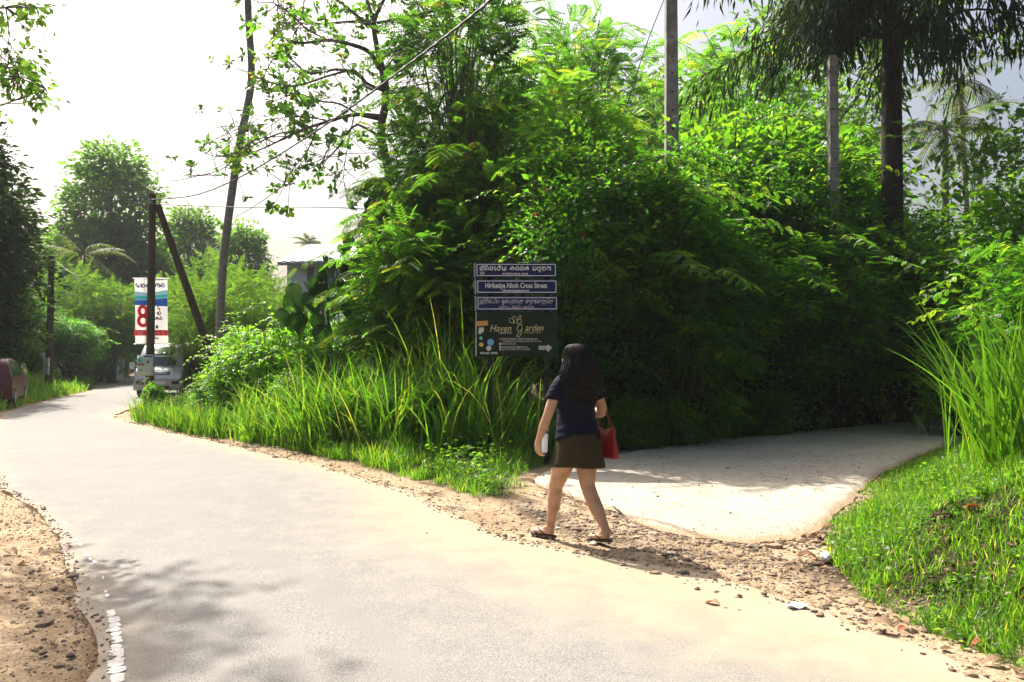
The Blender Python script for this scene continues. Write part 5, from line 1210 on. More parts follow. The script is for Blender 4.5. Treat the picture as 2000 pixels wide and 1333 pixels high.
# coconut palms
def frond_mesh(rng, L=3.6, n=46, sag=.75, lw=.028):
    m_ = MB(); t = np.linspace(0, 1, 16); sp = np.stack([0 * t, L * (t - .12 * t ** 3), L * (.28 * t - sag * t ** 2 * .75)], 1); m_.tube(sp, np.linspace(.035, .006, 16), 5, False, .3)
    for s in (-1, 1):
        u = np.linspace(.14, .99, n); b = np.stack([np.interp(u, t, sp[:, k]) for k in range(3)], 1); l = .75 * np.sin(PI * (u * .82 + .14)) ** .7 + .1
        f = np.stack([s * np.full(n, .8), .55 + .25 * u, -.35 - .4 * rng.random(n)], 1)
        tv = np.array([[0, 0, 0], [lw, .4, 0], [0, 1, -.16], [-lw, .4, 0]]); m_.scatter(tv, np.array([[0, 1, 2, 3]]), b, f, np.tile([0, 0, 1.], (n, 1)) + rng.normal(0, .15, (n, 3)), l, rng.random(n))
    return m_
frs = [frond_mesh(np.random.default_rng(k), 3.6, 44, .5 + .25 * k).mesh('frond', M['leaf_palm']) for k in range(3)]
frs_far = [frond_mesh(np.random.default_rng(k), 3.6, 20, .4 + .25 * k, .09).mesh('frond', M['leaf_palm']) for k in range(3)]
def palm(label, trunk, r0, r1, nf, s=1.0, seed=0, frs=frs):
    rng = np.random.default_rng(seed); b = np.array(trunk[0], float); root = thing('coconut_palm', label, 'palm', tuple(b)); m_ = MB()
    P = spline([np.array(q) - b for q in trunk], 60); r_ = np.linspace(r0, r1, 60) * (1 + .035 * (np.arange(60) % 2)); m_.tube(P, r_, 12); m_.build('trunk', M['bark_palm'], root, True)
    for k in range(nf):
        o = bpy.data.objects.new('frond', frs[k % 3]); link(o, root); o.location = P[-1] + [0, 0, .05]; o.scale = (s, s, s)
        o.rotation_euler = (R(rng.uniform(-38, 42)), 0, 2 * PI * k / nf * 1.0 + rng.normal(0, .2))
    return root
TD = 26.0
palm('tall leaning palm with a bare grey trunk beside the wooden pole', [P3(428, 790, TD), P3(429, 660, TD), P3(436, 500, TD), P3(462, 300, TD), P3(487, 160, TD), P3(482, 40, TD), P3(476, -70, TD), P3(470, -190, TD)], .14, .105, 15, 1.0, 1)
palm('coconut palm with drooping fronds seen through the gap at the right', [(XP(1855, 36), 36, 0), (XP(1850, 36), 36, 5), P3(1850, 250, 36)], .2, .13, 17, 1.0, 2)
palm('smaller coconut palm behind the shrubs near the right picture edge', [(XP(1905, 44), 44, 0), P3(1880, 160, 44)], .2, .12, 15, 1.0, 3)
palm('tiny distant palm above the house roof', [(XP(604, 75), 75, 0), P3(603, 476, 75)], .2, .16, 17, .5, 4, frs_far)
palm('palm with arching fronds behind the far left pole', [(XP(165, 50), 50, 0), P3(160, 500, 50)], .17, .12, 13, .85, 6)

# drooping dark tree above the lane
DD = 19.0
dt = thing('drooping_tree', 'tall dark tree with hanging narrow leaves over the lane', 'tree', (XP(1744, DD), DD, .3))
org = np.array(dt.location); st = MB(); rng = np.random.default_rng(51)
P = spline([P3(1743, 760, DD) - org, P3(1745, 400, DD) - org, P3(1746, 150, DD) - org, P3(1752, -100, DD) - org, P3(1750, -330, DD) - org], 20); st.tube(P, np.linspace(.27, .19, 20), 12, False)
st.tube(spline([P[9], P[11] + [.15, -.05, .2], P[13] + [.5, -.2, .5]], 8), np.linspace(.10, .05, 8), 8, False)
C = []; D = []
for k in range(78):
    i = rng.integers(12, 20); a = rng.uniform(0, 2 * PI); L = rng.uniform(1.8, 4.8); d = np.array([math.cos(a), math.sin(a) * .8, rng.uniform(-.1, .5)])
    Q = spline([P[i], P[i] + d * L * .5 + [0, 0, .2], P[i] + d * L + [0, 0, -.5 * L * .35]], 12); st.tube(Q, np.linspace(.05, .008, 12), 5, False)
    for j in range(4, 12):
        for q in range(3): 
            e = Q[j] + rng.normal(0, .22, 3) + [0, 0, -rng.random() * .5]; C.append(e); D.append(norm(np.array([d[0] * .3, d[1] * .3, -1.0])))
C = np.array(C); D = np.array(D); cr = MB()
cluster(cr, rng, C, D, 13, .20, LANCE, .30, .9, .1, 1.0, fwdw=1.6)
st.build('trunk', M['bark_dark'], dt, True); cr.build('crown', M['leaf_dark'], dt)

# climber with big heart-shaped leaves: every leaf is a part
HDp = 16.6
hl = thing('heart_leaf_climber', 'climber with large dark heart-shaped leaves at the left end of the thicket', 'plant', (XP(660, HDp), HDp, .3))
org = np.array(hl.location); rng = np.random.default_rng(61)
t = np.linspace(0, 1, 9); g = []
lw = np.array([.0, .30, .42, .46, .44, .36, .25, .12, 0]); ly = np.array([-.12, -.14, -.02, .12, .3, .5, .7, .88, 1.02])
LV = MB(); LV.grid(np.array([[[x * w, y - .12 * (1 - abs(x)) * (y < .0), .10 * abs(x) * w - .18 * y * y] for x in (-1, -.5, 0, .5, 1)] for w, y in zip(lw, ly)]), tint=.5); lmesh = [LV.mesh('leaf', M['leaf_heart'], True)]
st = MB()
spine = [(590, 600), (605, 580), (630, 560), (655, 520), (690, 480), (720, 465), (745, 415), (770, 430), (710, 520), (665, 550), (670, 590), (630, 600), (730, 510), (700, 550)]
for k in range(72):
    c = spine[k % len(spine)]; p = P3(c[0] + rng.normal(0, 20), c[1] + rng.normal(0, 22), HDp + rng.normal(0, .35)) - org
    o = bpy.data.objects.new('leaf', lmesh[0]); link(o, hl); s_ = rng.uniform(.28, .5); o.scale = (s_, s_, s_); o.location = p
    o.rotation_euler = (R(rng.uniform(-80, -35)), R(rng.normal(0, 18)), R(rng.normal(0, 60)))
    st.tube(spline([p, p + [0, .1, .05], p * .7 + [rng.normal(0, .1), .35, .2]], 5), .010, 4, False)
st.tube(spline([P3(c[0], c[1], HDp + .4) - org for c in [(660, 700), (640, 600), (690, 520), (720, 470), (750, 430)]], 20), .03, 6, False); st.build('stem', M['stem_green'], hl, True)
# ------------------------------------------------------------------ planting plan
def V_(i): return vine[i % 3]
# vine-covered thicket along the far side of the lane, counted from the sign
ordn = ['first', 'second', 'third', 'fourth', 'fifth', 'sixth', 'seventh', 'eighth', 'ninth', 'tenth']
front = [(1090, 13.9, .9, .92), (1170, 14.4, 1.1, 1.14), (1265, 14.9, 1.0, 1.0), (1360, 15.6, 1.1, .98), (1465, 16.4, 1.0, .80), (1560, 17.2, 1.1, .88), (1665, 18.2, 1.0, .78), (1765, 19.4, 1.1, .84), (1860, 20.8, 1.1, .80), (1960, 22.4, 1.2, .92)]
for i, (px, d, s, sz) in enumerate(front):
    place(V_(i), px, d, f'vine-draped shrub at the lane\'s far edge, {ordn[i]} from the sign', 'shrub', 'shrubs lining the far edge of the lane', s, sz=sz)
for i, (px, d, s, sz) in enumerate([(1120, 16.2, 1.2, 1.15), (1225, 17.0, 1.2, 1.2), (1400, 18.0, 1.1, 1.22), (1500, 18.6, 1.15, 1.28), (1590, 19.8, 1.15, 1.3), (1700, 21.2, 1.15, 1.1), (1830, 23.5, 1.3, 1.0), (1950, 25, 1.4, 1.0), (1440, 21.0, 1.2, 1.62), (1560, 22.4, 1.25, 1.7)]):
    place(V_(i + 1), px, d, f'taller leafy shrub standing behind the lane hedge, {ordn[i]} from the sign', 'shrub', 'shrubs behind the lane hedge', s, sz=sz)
place(V_(1), 1634, 17.5, 'low shrub hiding the foot of the short concrete pole', 'shrub', 'shrubs lining the far edge of the lane', .55, sz=.62)
place(V_(0), 1540, 16.6, 'low shrub at the dark middle of the lane hedge', 'shrub', 'shrubs lining the far edge of the lane', .5, sz=.5)
# feathery shrubs left of and behind the sign
for px, d, s, lab in [(805, 15.6, .80, 'low feathery shrub behind the tall grass, farthest left of its kind'), (850, 15.2, .98, 'feathery shrub with arching sprays, second from the heart-leaved climber'),
                      (905, 15.4, 1.15, 'large feathery shrub just left of the sign'), (975, 15.8, 1.2, 'feathery shrub directly behind the sign boards'), (1330, 14.2, .62, 'small feathery shrub hanging over the dark lane hedge')]:
    place(glir_s[int(px) % 2], px, d, lab, 'shrub', 'feathery shrubs', s)
for k, (px, d, s, lab) in enumerate([(905, 17.6, 1.02, 'feathery tree rising behind the sign, nearest the open-branched tree'), (985, 18.6, .82, 'feathery tree with dense crown directly behind the sign shrubs'), (1130, 15.4, .68, 'low feathery tree catching the sun above the dark hedge'), (1150, 26, 1.28, 'feathery tree beside the slanting stay wire'), (1440, 28, 1.3, 'feathery tree behind the tall concrete pole')]):
    place(glir_t[k % 2], px, d, lab, 'tree', 'feathery trees of the thicket', s)
# background trees
place(dome[0], 212, 62, 'tall round-crowned tree rising above the far bend of the road', 'tree', 'trees in the background', 1.0, rz=.4)
place(dome[1], 472, 60, 'dark dome-shaped tree behind the palm trunk', 'tree', 'trees in the background', .62)
place(dome[0], 368, 70, 'thin far tree behind the leaning strut', 'tree', 'trees in the background', .78)
place(dome[1], 100, 66, 'far roadside tree behind the left wooden pole', 'tree', 'trees in the background', .62)
place(dome[0], 300, 64, 'lower far tree behind the hanging banner', 'tree', 'trees in the background', .55)
place(darkt[0], -78, 33, 'big dark tree at the left picture edge above the red car', 'tree', 'trees in the background', 1.0, rz=1.0)
place(darkt[0], -110, 27, 'dark tree standing behind the red car, mostly out of view', 'tree', 'trees in the background', .9, rz=2.0)
for i, (px, d, s, lab) in enumerate([(1400, 37, 1.0, 'light-crowned tree in the background right of the tall concrete pole'), (1560, 38, 1.15, 'background tree between the two concrete poles'), (1310, 36, .9, 'background tree behind the stay wire'), (1610, 39, .9, 'background tree behind the short concrete pole'),
        (1075, 37, .95, 'background tree deep behind the sign'), (2190, 17, .6, 'leafy tree leaning in at the right picture edge'), (1960, 60, .5, 'distant tree at the far right gap'), (900, 40, .45, 'distant tree behind the left end of the thicket'), (1500, 44, .9, 'tall far tree over the right thicket'), (1195, 40, 1.05, 'far tree behind the thicket crowns')]):
    place(far_t[i % 3], px, d, lab, 'tree', 'trees in the background', s)
for k, (px, d, s, lab) in enumerate([(390, 31, .72, 'airy light green tree right of the wooden pole'), (555, 33, .62, 'airy light green tree in front of the house'), (490, 30, .72, 'airy light green tree behind the palm trunk'), (318, 48, 1.0, 'airy tree over the van and banner'), (225, 46, .95, 'airy tree at the far bend of the road'), (150, 44, 1.0, 'airy tree right of the far left pole'), (90, 47, 1.0, 'airy tree behind the far left pole'), (430, 40, 1.0, 'airy tree beyond the palm, deeper in')]):
    place(light[k % 2], px, d, lab, 'tree', 'airy trees beyond the verge', s)
for i, (px, d, s, sz, lab) in enumerate([(60, 41, 1.0, .75, 'dense bush behind the far left pole'), (135, 40, 1.0, .75, 'dense bush right of the far left pole'), (15, 38, 1.2, .9, 'dense bush beside the red car'), (175, 48, 1.0, .9, 'dense bush at the far road bend'), (240, 58, 1.3, 1.1, 'dense bush closing the view along the road'), (365, 40, 1.0, .8, 'dense bush behind the van'), (420, 34, 1.0, .6, 'dense bush at the foot of the leaning strut'), (-40, 30, 1.1, .9, 'dense bush cut off by the left picture edge'),
        (640, 30, 1.0, .42, 'dense bush below the house'), (790, 24, 1.1, .9, 'dense bush behind the heart-leaved climber'), (480, 38, 1.1, .65, 'dense bush behind the airy trees'), (560, 37, 1.1, .45, 'dense bush hiding the foot of the house'), (850, 22, 1.2, 1.0, 'dense bush deep in the thicket left of the sign'), (960, 21, 1.2, 1.1, 'dense bush deep in the thicket behind the sign'), (300, 54, 1.3, 1.0, 'dense bush behind the hanging banner')]):
    place(V_(i), px, d, lab, 'bush', 'bushes in the distance', s, sz=sz)
for px, d, s, lab in [(1450, 19.6, 1.45, 'broad-leaved shrub left of the short concrete pole'), (1560, 20.4, 1.5, 'broad-leaved shrub just behind the short concrete pole'), (1690, 19.0, 1.0, 'broad-leaved shrub under the drooping tree'), (2010, 15.5, 1.0, 'broad-leaved shrub at the right edge beyond the grass clump')]:
    place(broad[0], px, d, lab, 'shrub', 'broad-leaved shrubs', s)
rt = thing('bare_trunk', 'reddish bare trunk in the dark hedge below the tall concrete pole', 'tree', (XP(1316, 14.6), 14.6, .3)); m_ = MB(); m_.tube(spline([(0, 0, -.3), (.02, 0, 1.5), (-.02, .05, 3), (.1, .2, 4.6)], 14), np.linspace(.14, .10, 14), 10); m_.build('trunk', M['bark_red'], rt, True)
m_ = MB(); rgt = np.random.default_rng(8); cc = np.array([.1, .2, 4.5]) + rgt.normal(0, .35, (40, 3)); cluster(m_, rgt, cc, norm(rgt.normal(0, 1, (40, 3)) + [0, 0, .5]), 10, .14, LEAF, .12); m_.build('crown', M['leaf_vine'], rt)
# weeds on the verge
for px, d, s, lab in [(478, 18.2, .85, 'bright leafy weed nearest the utility pole'), (515, 17.4, 1.0, 'bright leafy weed, second from the utility pole'), (560, 16.8, .95, 'bright leafy weed, third from the utility pole'), (610, 16.2, .85, 'bright leafy weed left of the tall grass'), (490, 20.5, 1.05, 'bright leafy weed at the foot of the palm'), (560, 20, 1.0, 'bright leafy weed behind the verge'), (415, 19.4, .55, 'small bright weed right of the van'), (445, 17.6, .62, 'small bright weed at the verge below the palm'), (580, 15.4, .62, 'small bright weed before the tall grass'), (640, 16.8, .8, 'bright weed below the house'), (303, 21.6, .4, 'low weed at the foot of the utility pole'), (620, 18, 1.1, 'bright leafy weed in front of the heart-leaved climber'),
                      (690, 13.4, .55, 'low leafy weed in the tall grass below the climber'), (760, 12.9, .5, 'low leafy weed in the tall grass left of the sign'), (840, 12.5, .5, 'low leafy weed in the grass nearest the sign'), (610, 14.6, .6, 'low leafy weed at the left end of the tall grass'), (1240, 13.4, .5, 'low shaded weed by the lane right of the walking person'), (1330, 14.0, .5, 'low shaded weed at the middle of the lane edge'), (1500, 15.7, .55, 'low shaded weed under the dark hedge')]:
    place(weed[1 if int(px) % 3 == 0 else 0], px, d, lab, 'weed', 'leafy weeds on the verge', s)
for px, d, s, lab in [(1900, 15.5, 1.1, 'leafy shrub at the lane\'s right side')]:
    place(weed[int(px) % 2], px, d, lab, 'weed', 'leafy plants on the bank', s)
place(V_(2), 2030, 12.6, 'leafy shrub beyond the tall grass clump', 'shrub', 'leafy plants on the bank', .62)
# overhanging tree at the left: only its outer twigs reach into the picture, its shade falls on the road
ot = thing('overhanging_tree', 'tree leaning in from beyond the left edge, leafy twigs against the sky', 'tree', (-13.2, 12.4, 0)); org = np.array(ot.location); rng = np.random.default_rng(77)
st = MB(); cr = MB(); P = spline([(0, 0, -.3), (.2, 0, 3), (.8, .1, 7), (1.8, .1, 11)], 18); st.tube(P, np.linspace(.3, .14, 18), 10, False)
k_ = 1 / math.tan(R(SUN_EL)); sh_ = np.array([-math.sin(R(SUN_AZ)), math.cos(R(SUN_AZ)), 0]) * k_
C = []
for (px, py, rx, ry, n_, z_) in [(390, 1185, .24, .08, 11, 12.2), (290, 1212, .22, .08, 9, 11.6), (240, 1270, .24, .10, 11, 11.8), (370, 1306, .26, .09, 9, 12.4), (80, 1222, .4, .14, 15, 11.0), (60, 1305, .45, .18, 16, 11.2), (240, 1348, .4, .12, 14, 11.6), (60, 1110, .3, .04, 4, 10.5)]:
    g_ = np.array([*GP(px, py), 0]); c_ = g_ + sh_ * z_ + [0, 0, z_]
    for q in range(n_): C.append(c_ - org + rng.normal(0, 1, 3) * [rx, ry * 1.3, .35])
for (px, py, sx_, sy_, n_, d_) in [(15, 10, 28, 16, 8, 8.7), (75, 14, 16, 12, 5, 8.8), (14, 105, 18, 20, 9, 8.5), (48, 125, 16, 16, 8, 8.6), (30, 160, 18, 12, 6, 8.5), (50, 185, 8, 8, 3, 8.6), (82, 178, 5, 12, 3, 8.7), (-70, 60, 30, 60, 8, 8.6)]:
    for q in range(n_): C.append(P3(px + rng.normal(0, sx_), py + rng.normal(0, sy_), d_ + rng.normal(0, .3)) - org)
C = np.array(C); D = norm(rng.normal(0, 1, C.shape) + [.5, 0, -.2])
for i_, e in enumerate(C):
    j_ = int(np.clip(e[2] / 11 * 17 - rng.integers(1, 5), 4, 17)); 
    if i_ % 8 == 0: st.tube(spline([P[j_], P[j_] * .5 + e * .5 + rng.normal(0, .35, 3) + [0, 0, .3], e], 9), np.linspace(.04, .008, 9), 5, False)
    else: st.tube(spline([C[i_ - i_ % 8], (C[i_ - i_ % 8] + e) / 2 + rng.normal(0, .08, 3), e], 5), np.linspace(.009, .004, 5), 4, False)
cluster(cr, rng, C[:-50], D[:-50], 8, .11, LEAF, .15, .4, .8, .7); cluster(cr, rng, C[-50:], D[-50:], 8, .09, LEAF, .10, .4, .8, .7)
st.build('trunk', M['bark_grey'], ot, True); cr.build('crown', M['leaf_far'], ot)

# ------------------------------------------------------------------ grass
def blades(m_, rng, X, Y, Z, L, W, lean=.35, bend=.6, seg=4, tint=None, dirv=None):
    n = len(X); a = rng.random(n) * 2 * PI; hd = np.stack([np.cos(a), np.sin(a), 0 * a], 1)
    if dirv is not None: hd = norm(hd + np.asarray(dirv))
    le = np.minimum(np.abs(rng.normal(0, lean, n)), .62) + .04; be = np.abs(rng.normal(bend, bend * .45, n)); L = np.broadcast_to(L, (n,)); W = np.broadcast_to(W, (n,))
    sd_ = np.stack([-hd[:, 1], hd[:, 0], 0 * a], 1); tw_ = rng.normal(0, .5, n); sd_ = norm(sd_ + hd * tw_[:, None])
    ts = np.linspace(0, 1, seg + 1); ang = le[:, None] + be[:, None] * ts[None] ** 1.6
    dx = np.sin(ang); dz = np.cos(ang); h = L[:, None] / seg
    cx = np.concatenate([np.zeros((n, 1)), np.cumsum(dx[:, :-1] * h, 1)], 1); cz = np.concatenate([np.zeros((n, 1)), np.cumsum(dz[:, :-1] * h, 1)], 1)
    base = np.stack([X, Y, Z], 1); C = base[:, None] + cx[..., None] * hd[:, None] + cz[..., None] * np.array([0, 0, 1.])
    wv = (np.minimum(1, ts * 3 + .5) * (1 - ts ** 2.2) + .02)[None, :, None] * W[:, None, None] * .5
    A = C - sd_[:, None] * wv; B = C + sd_[:, None] * wv
    V = np.stack([A, B], 2).reshape(n, -1, 3); k = V.shape[1]
    f = np.array([[2 * i, 2 * i + 1, 2 * i + 3, 2 * i + 2] for i in range(seg)])
    F = (f[None] + (np.arange(n) * k)[:, None, None]).reshape(-1, 4)
    t = rng.random(n) if tint is None else tint
    m_.add(V.reshape(-1, 3), F, np.repeat(t, seg))
rng = np.random.default_rng(70)
def tuft_grass(name, label, spots, n_per, Lm, W, seed, spread=.16, lean=.22, bend=.8):
    rng = np.random.default_rng(seed); m_ = MB()
    S = np.array(spots); k = len(S); X = np.repeat(S[:, 0], n_per) + rng.normal(0, spread, k * n_per); Y = np.repeat(S[:, 1], n_per) + rng.normal(0, spread, k * n_per)
    dr, dl = dists(X, Y); ok = (np.minimum(dr, dl) > .15); X, Y = X[ok], Y[ok]; Ls = np.repeat(S[:, 2], n_per)[ok]
    Z = height(X, Y, dr[ok], dl[ok]); blades(m_, rng, X, Y, Z - .02, Ls * rng.uniform(.45, 1.05, len(X)), W * rng.uniform(.6, 1.2, len(X)), lean, bend, 6)
    o = m_.build(name, M['grass']); tag(o, label, 'grass', None, 'stuff'); return o
def spots(rng, n, pxr, dr_, hr):
    out = []
    for i in range(n):
        px = rng.uniform(*pxr); d = rng.uniform(*dr_); out.append((XP(px, d), d, rng.uniform(*hr)))
    return out
S = []
for i in range(110):                      # tall grass from the weeds to the sign, a band behind the road edge
    px = rng.uniform(470, 1040); y_edge = np.interp(px, [300, 450, 600, 800, 1000, 1060], [838, 868, 892, 922, 925, 915]); d0 = CAM_H * FPX / (y_edge - HORIZON); d = d0 + .85 + rng.random() * 2.2
    hgt = np.interp(px, [470, 560, 700, 800, 900, 950, 1040], [1.3, 1.9, 1.9, 1.7, 2.5, 2.0, 1.4]) * rng.uniform(.45, 1.1); S.append((XP(px, d), d, hgt))
tuft_grass('tall_grass', 'tall arching roadside grass from the weeds to the sign', S, 46, 1.5, .025, 71, spread=.13, lean=.26, bend=1.1)
S = []
for i in range(46):
    px = rng.uniform(1090, 1480); d = np.interp(px, [1060, 1200, 1500, 1840], [11.6, 13.3, 16.2, 20.3]) + .15 + rng.random() * .8; S.append((XP(px, d), d, rng.uniform(.8, 1.5)))
tuft_grass('tall_grass', 'shaded drooping grass at the foot of the lane hedge', S, 48, 1.3, .026, 72, bend=1.3)
S = [(XP(rng.uniform(250, 480), 1) * 0 + XP(px, d), d, rng.uniform(.5, .95)) for px, d in [(rng.uniform(255, 480), 0) for _ in range(0)]]
for i in range(40):
    px = rng.uniform(270, 480); y_edge = np.interp(px, [235, 300, 450], [815, 838, 868]); d = CAM_H * FPX / (y_edge - HORIZON) + .5 + rng.random() * 1.6; S.append((XP(px, d), d, rng.uniform(.45, .9)))
tuft_grass('tall_grass', 'knee-high grass round the foot of the utility pole', S, 55, .8, .02, 73)
# short verge grass
def short_grass(name, label, n, region, Lr, W, seed, mats='grass', lane_tight=False):
    rng = np.random.default_rng(seed); X, Y = region(rng, n); dr, dl = dists(X, Y); dm = np.minimum(dr, dl)
    pat = fbm(X * 1.6, Y * 1.6, 3, seed); ok = ((dm > .16 + .35 * (pat - .4)) if not lane_tight else ((dl > .0) & (dr > .22 + .5 * (pat - .4)))) & (pat + .25 * smooth(dm / .6) > rng.uniform(.32, .66, len(X))); X, Y, dr, dl, dm = X[ok], Y[ok], dr[ok], dl[ok], dm[ok]
    Z = height(X, Y, dr, dl); m_ = MB(); blades(m_, rng, X, Y, Z - .008, rng.uniform(*Lr, len(X)) * np.clip(.55 + 1.3 * (pat[ok] - .25) * 1.6, .4, 1.7) * (.5 + .8 * smooth(dm / (.35 if lane_tight else .7))), W * rng.uniform(.6, 1.3, len(X)), .5, .8, 2 if lane_tight else 3)
    o = m_.build(name, M[mats]); tag(o, label, 'grass', None, 'stuff'); return o
def edge_region(P, lo, hi):
    def f(rng, n):
        i = rng.integers(0, len(P) - 1, n); t = rng.random(n)[:, None]; c = P[i] * (1 - t) + P[i + 1] * t; tg = norm(P[i + 1] - P[i]); nn = np.stack([tg[:, 1], -tg[:, 0]], 1)
        c = c + nn * (lo + (hi - lo) * rng.random(n) ** 1.2)[:, None]; return c[:, 0], c[:, 1]
    return f
isl_edge = rr[(rr[:, 1] > 8.6) & (rr[:, 1] < 22.5)]
short_grass('verge_grass', 'short bright grass along the road verge before the thicket', 26000, edge_region(isl_edge, .55, 2.4), (.06, .24), .011, 81)
far_edge = rl[(rl[:, 1] > 23) & (rl[:, 1] < 48)]
short_grass('verge_grass', 'low grass on the far left verge under the wooden pole', 9000, edge_region(far_edge[::-1], .2, 3.2), (.15, .4), .03, 82)
def bank_region(rng, n): X = rng.uniform(1.6, 7.5, n); Y = rng.uniform(2.6, 13.5, n); k = right_side(X, Y); return X[k], Y[k]
short_grass('bank_grass', 'lush short grass covering the right-hand bank', 165000, bank_region, (.03, .15), .009, 83, lane_tight=True)
def lane_edge(rng, n): P = lf[(lf[:, 0] > .5) & (lf[:, 0] < 12)]; i = rng.integers(0, len(P), n); return P[i, 0] - .1 + rng.normal(0, .22, n), P[i, 1] + .25 + rng.normal(0, .2, n)
short_grass('verge_grass', 'sparse low grass along the shaded edge of the lane', 5000, lane_edge, (.10, .3), .012, 84)
def shoulder(rng, n): X = rng.uniform(-8, -3.5, n); Y = rng.uniform(4.5, 9, n); k = (fbm(X * 1.1, Y * 1.1, 3, 9) > .60) & (X < np.interp(Y, [4, 6, 9], [-3.6, -4.3, -7.0])); return X[k], Y[k]
m_ = MB(); X, Y = shoulder(rng, 6000); dr, dl = dists(X, Y); k = dr > .5; X, Y = X[k], Y[k]; blades(m_, rng, X, Y, height(X, Y, dr[k], dl[k]), rng.uniform(.04, .1, len(X)), .006, .6, .8, 3); tag(m_.build('verge_grass', M['grass']), 'a few grass sprouts on the sandy left shoulder', 'grass', None, 'stuff')
# broad little leaves between the grass on the bank
m_ = MB(); X, Y = bank_region(rng, 75000); dr, dl = dists(X, Y); dm = np.minimum(dr, dl); pat = fbm(X * 2.2, Y * 2.2, 3, 90); k = (dm > .25) & (pat > .30); X, Y = X[k], Y[k]; n = len(X)
Z = height(X, Y, dr[k], dl[k]); a = rng.random(n) * 6.28
m_.scatter(*LEAF, np.stack([X, Y, Z + rng.uniform(.01, .17, n) * rng.random(n)], 1), np.stack([np.cos(a), np.sin(a), rng.uniform(-.2, .5, n)], 1), norm(rng.normal(0, .35, (n, 3)) + [0, 0, 1]), rng.uniform(.022, .065, n), rng.random(n))
tag(m_.build('ground_cover', M['leaf_weed']), 'small broad-leaved weeds mixed into the bank grass', 'weeds', None, 'stuff')
# low broad weeds at the island edge
def islb(rng, n): return edge_region(isl_edge, .75, 2.2)(rng, n)
m_ = MB(); X, Y = islb(rng, 14000); dr, dl = dists(X, Y); dm = np.minimum(dr, dl); pat = fbm(X * 1.7, Y * 1.7, 3, 91); k = (dm > .5) & (pat > .50); X, Y = X[k], Y[k]; n = len(X); Z = height(X, Y, dr[k], dl[k]); a = rng.random(n) * 6.28
m_.scatter(*LEAF, np.stack([X, Y, Z + rng.uniform(.03, .5, n) * rng.random(n)], 1), np.stack([np.cos(a), np.sin(a), rng.uniform(-.3, .4, n)], 1), norm(rng.normal(0, .4, (n, 3)) + [0, 0, 1]), rng.uniform(.05, .10, n), rng.random(n))
tag(m_.build('ground_cover', M['leaf_weed']), 'low leafy weeds at the foot of the tall roadside grass', 'weeds', None, 'stuff')

# the big grass clump on the right bank: its broad blades are parts, the fine ones one mass
gc = thing('grass_clump', 'tall clump of broad sword-like grass blades on the right bank', 'grass', (XP(2010, 7.6), 7.6, .8)); rng = np.random.default_rng(95)
m_ = MB(); n = 240; X = rng.normal(.2, .36, n); Y = rng.normal(.2, .5, n); blades(m_, rng, X, Y, np.full(n, -.3), rng.uniform(.6, 1.6, n), rng.uniform(.008, .018, n), .28, .5, 7, dirv=(-.35, -.1, 0)); o = m_.build('fine_blades', M['grass'], gc); o['kind'] = 'stuff'
for k in range(210):
    m_ = MB(); blades(m_, rng, rng.normal(.12, .22, 1), rng.normal(0, .35, 1), np.array([-.3]), rng.uniform(1.0, 1.95, 1), rng.uniform(.026, .050, 1), .30, .40, 8, dirv=(-.9, -.1, 0), tint=rng.random(1) * .85); m_.build('blade', M['grass'], gc, True)

# undergrowth that closes off the left shoulder outside the picture
m_ = MB(); ru = np.random.default_rng(66); q_ = spline([(-10.5, 5.5), (-13.5, 9.5), (-17, 15), (-20, 21), (-22.5, 26)], 26)
for c_ in q_:
    hgt_ = ru.uniform(1.0, 2.4); C, D = blob_points(ru, 90, (c_[0] - ru.uniform(0, 1.2), c_[1] + ru.normal(0, .4), hgt_ * .5), 1.2, 1.2, hgt_ * .6); k = C[:, 2] > .05; cluster(m_, ru, C[k], D[k], 10, .2, LEAF, .15)
tag(m_.build('undergrowth', M['leaf_vine']), 'mass of undergrowth closing off the sandy left shoulder', 'undergrowth', None, 'stuff')
# ------------------------------------------------------------------ litter
def fallen_leaf(px, py, size, rz, tint, label, cat='leaf', mat='leaf_dead', group=None, lift=.01):
    x, y = GP(px, py); z = float(height(np.array([x]), np.array([y]))[0]); z = max(z, .03)
    for _ in range(4): y = (CAM_H - z) * FPX / (py - HORIZON); x = XP(px, y); z = max(float(height(np.array([x]), np.array([y]))[0]), .03)
    m_ = MB(); t = np.linspace(-.1, 1, 8); w_ = np.array([.0, .16, .26, .30, .27, .2, .1, .0]); r_ = random.Random(int(px * 7 + py)); cu = r_.uniform(.2, .7)
    m_.grid(np.array([[[q * ww * size, tt * size, (abs(q) * ww * cu + .12 * math.sin(tt * 4 + r_.random())) * size] for q in (-1, -.5, 0, .5, 1)] for tt, ww in zip(t, w_)]), tint)
    o = m_.build('fallen_leaf' if cat == 'leaf' else cat.replace(' ', '_'), M[mat], None, True); o.location = (x, y, z + lift); o.rotation_euler = (r_.uniform(-.2, .3), r_.uniform(-.25, .25), rz); return tag(o, label, cat, group)
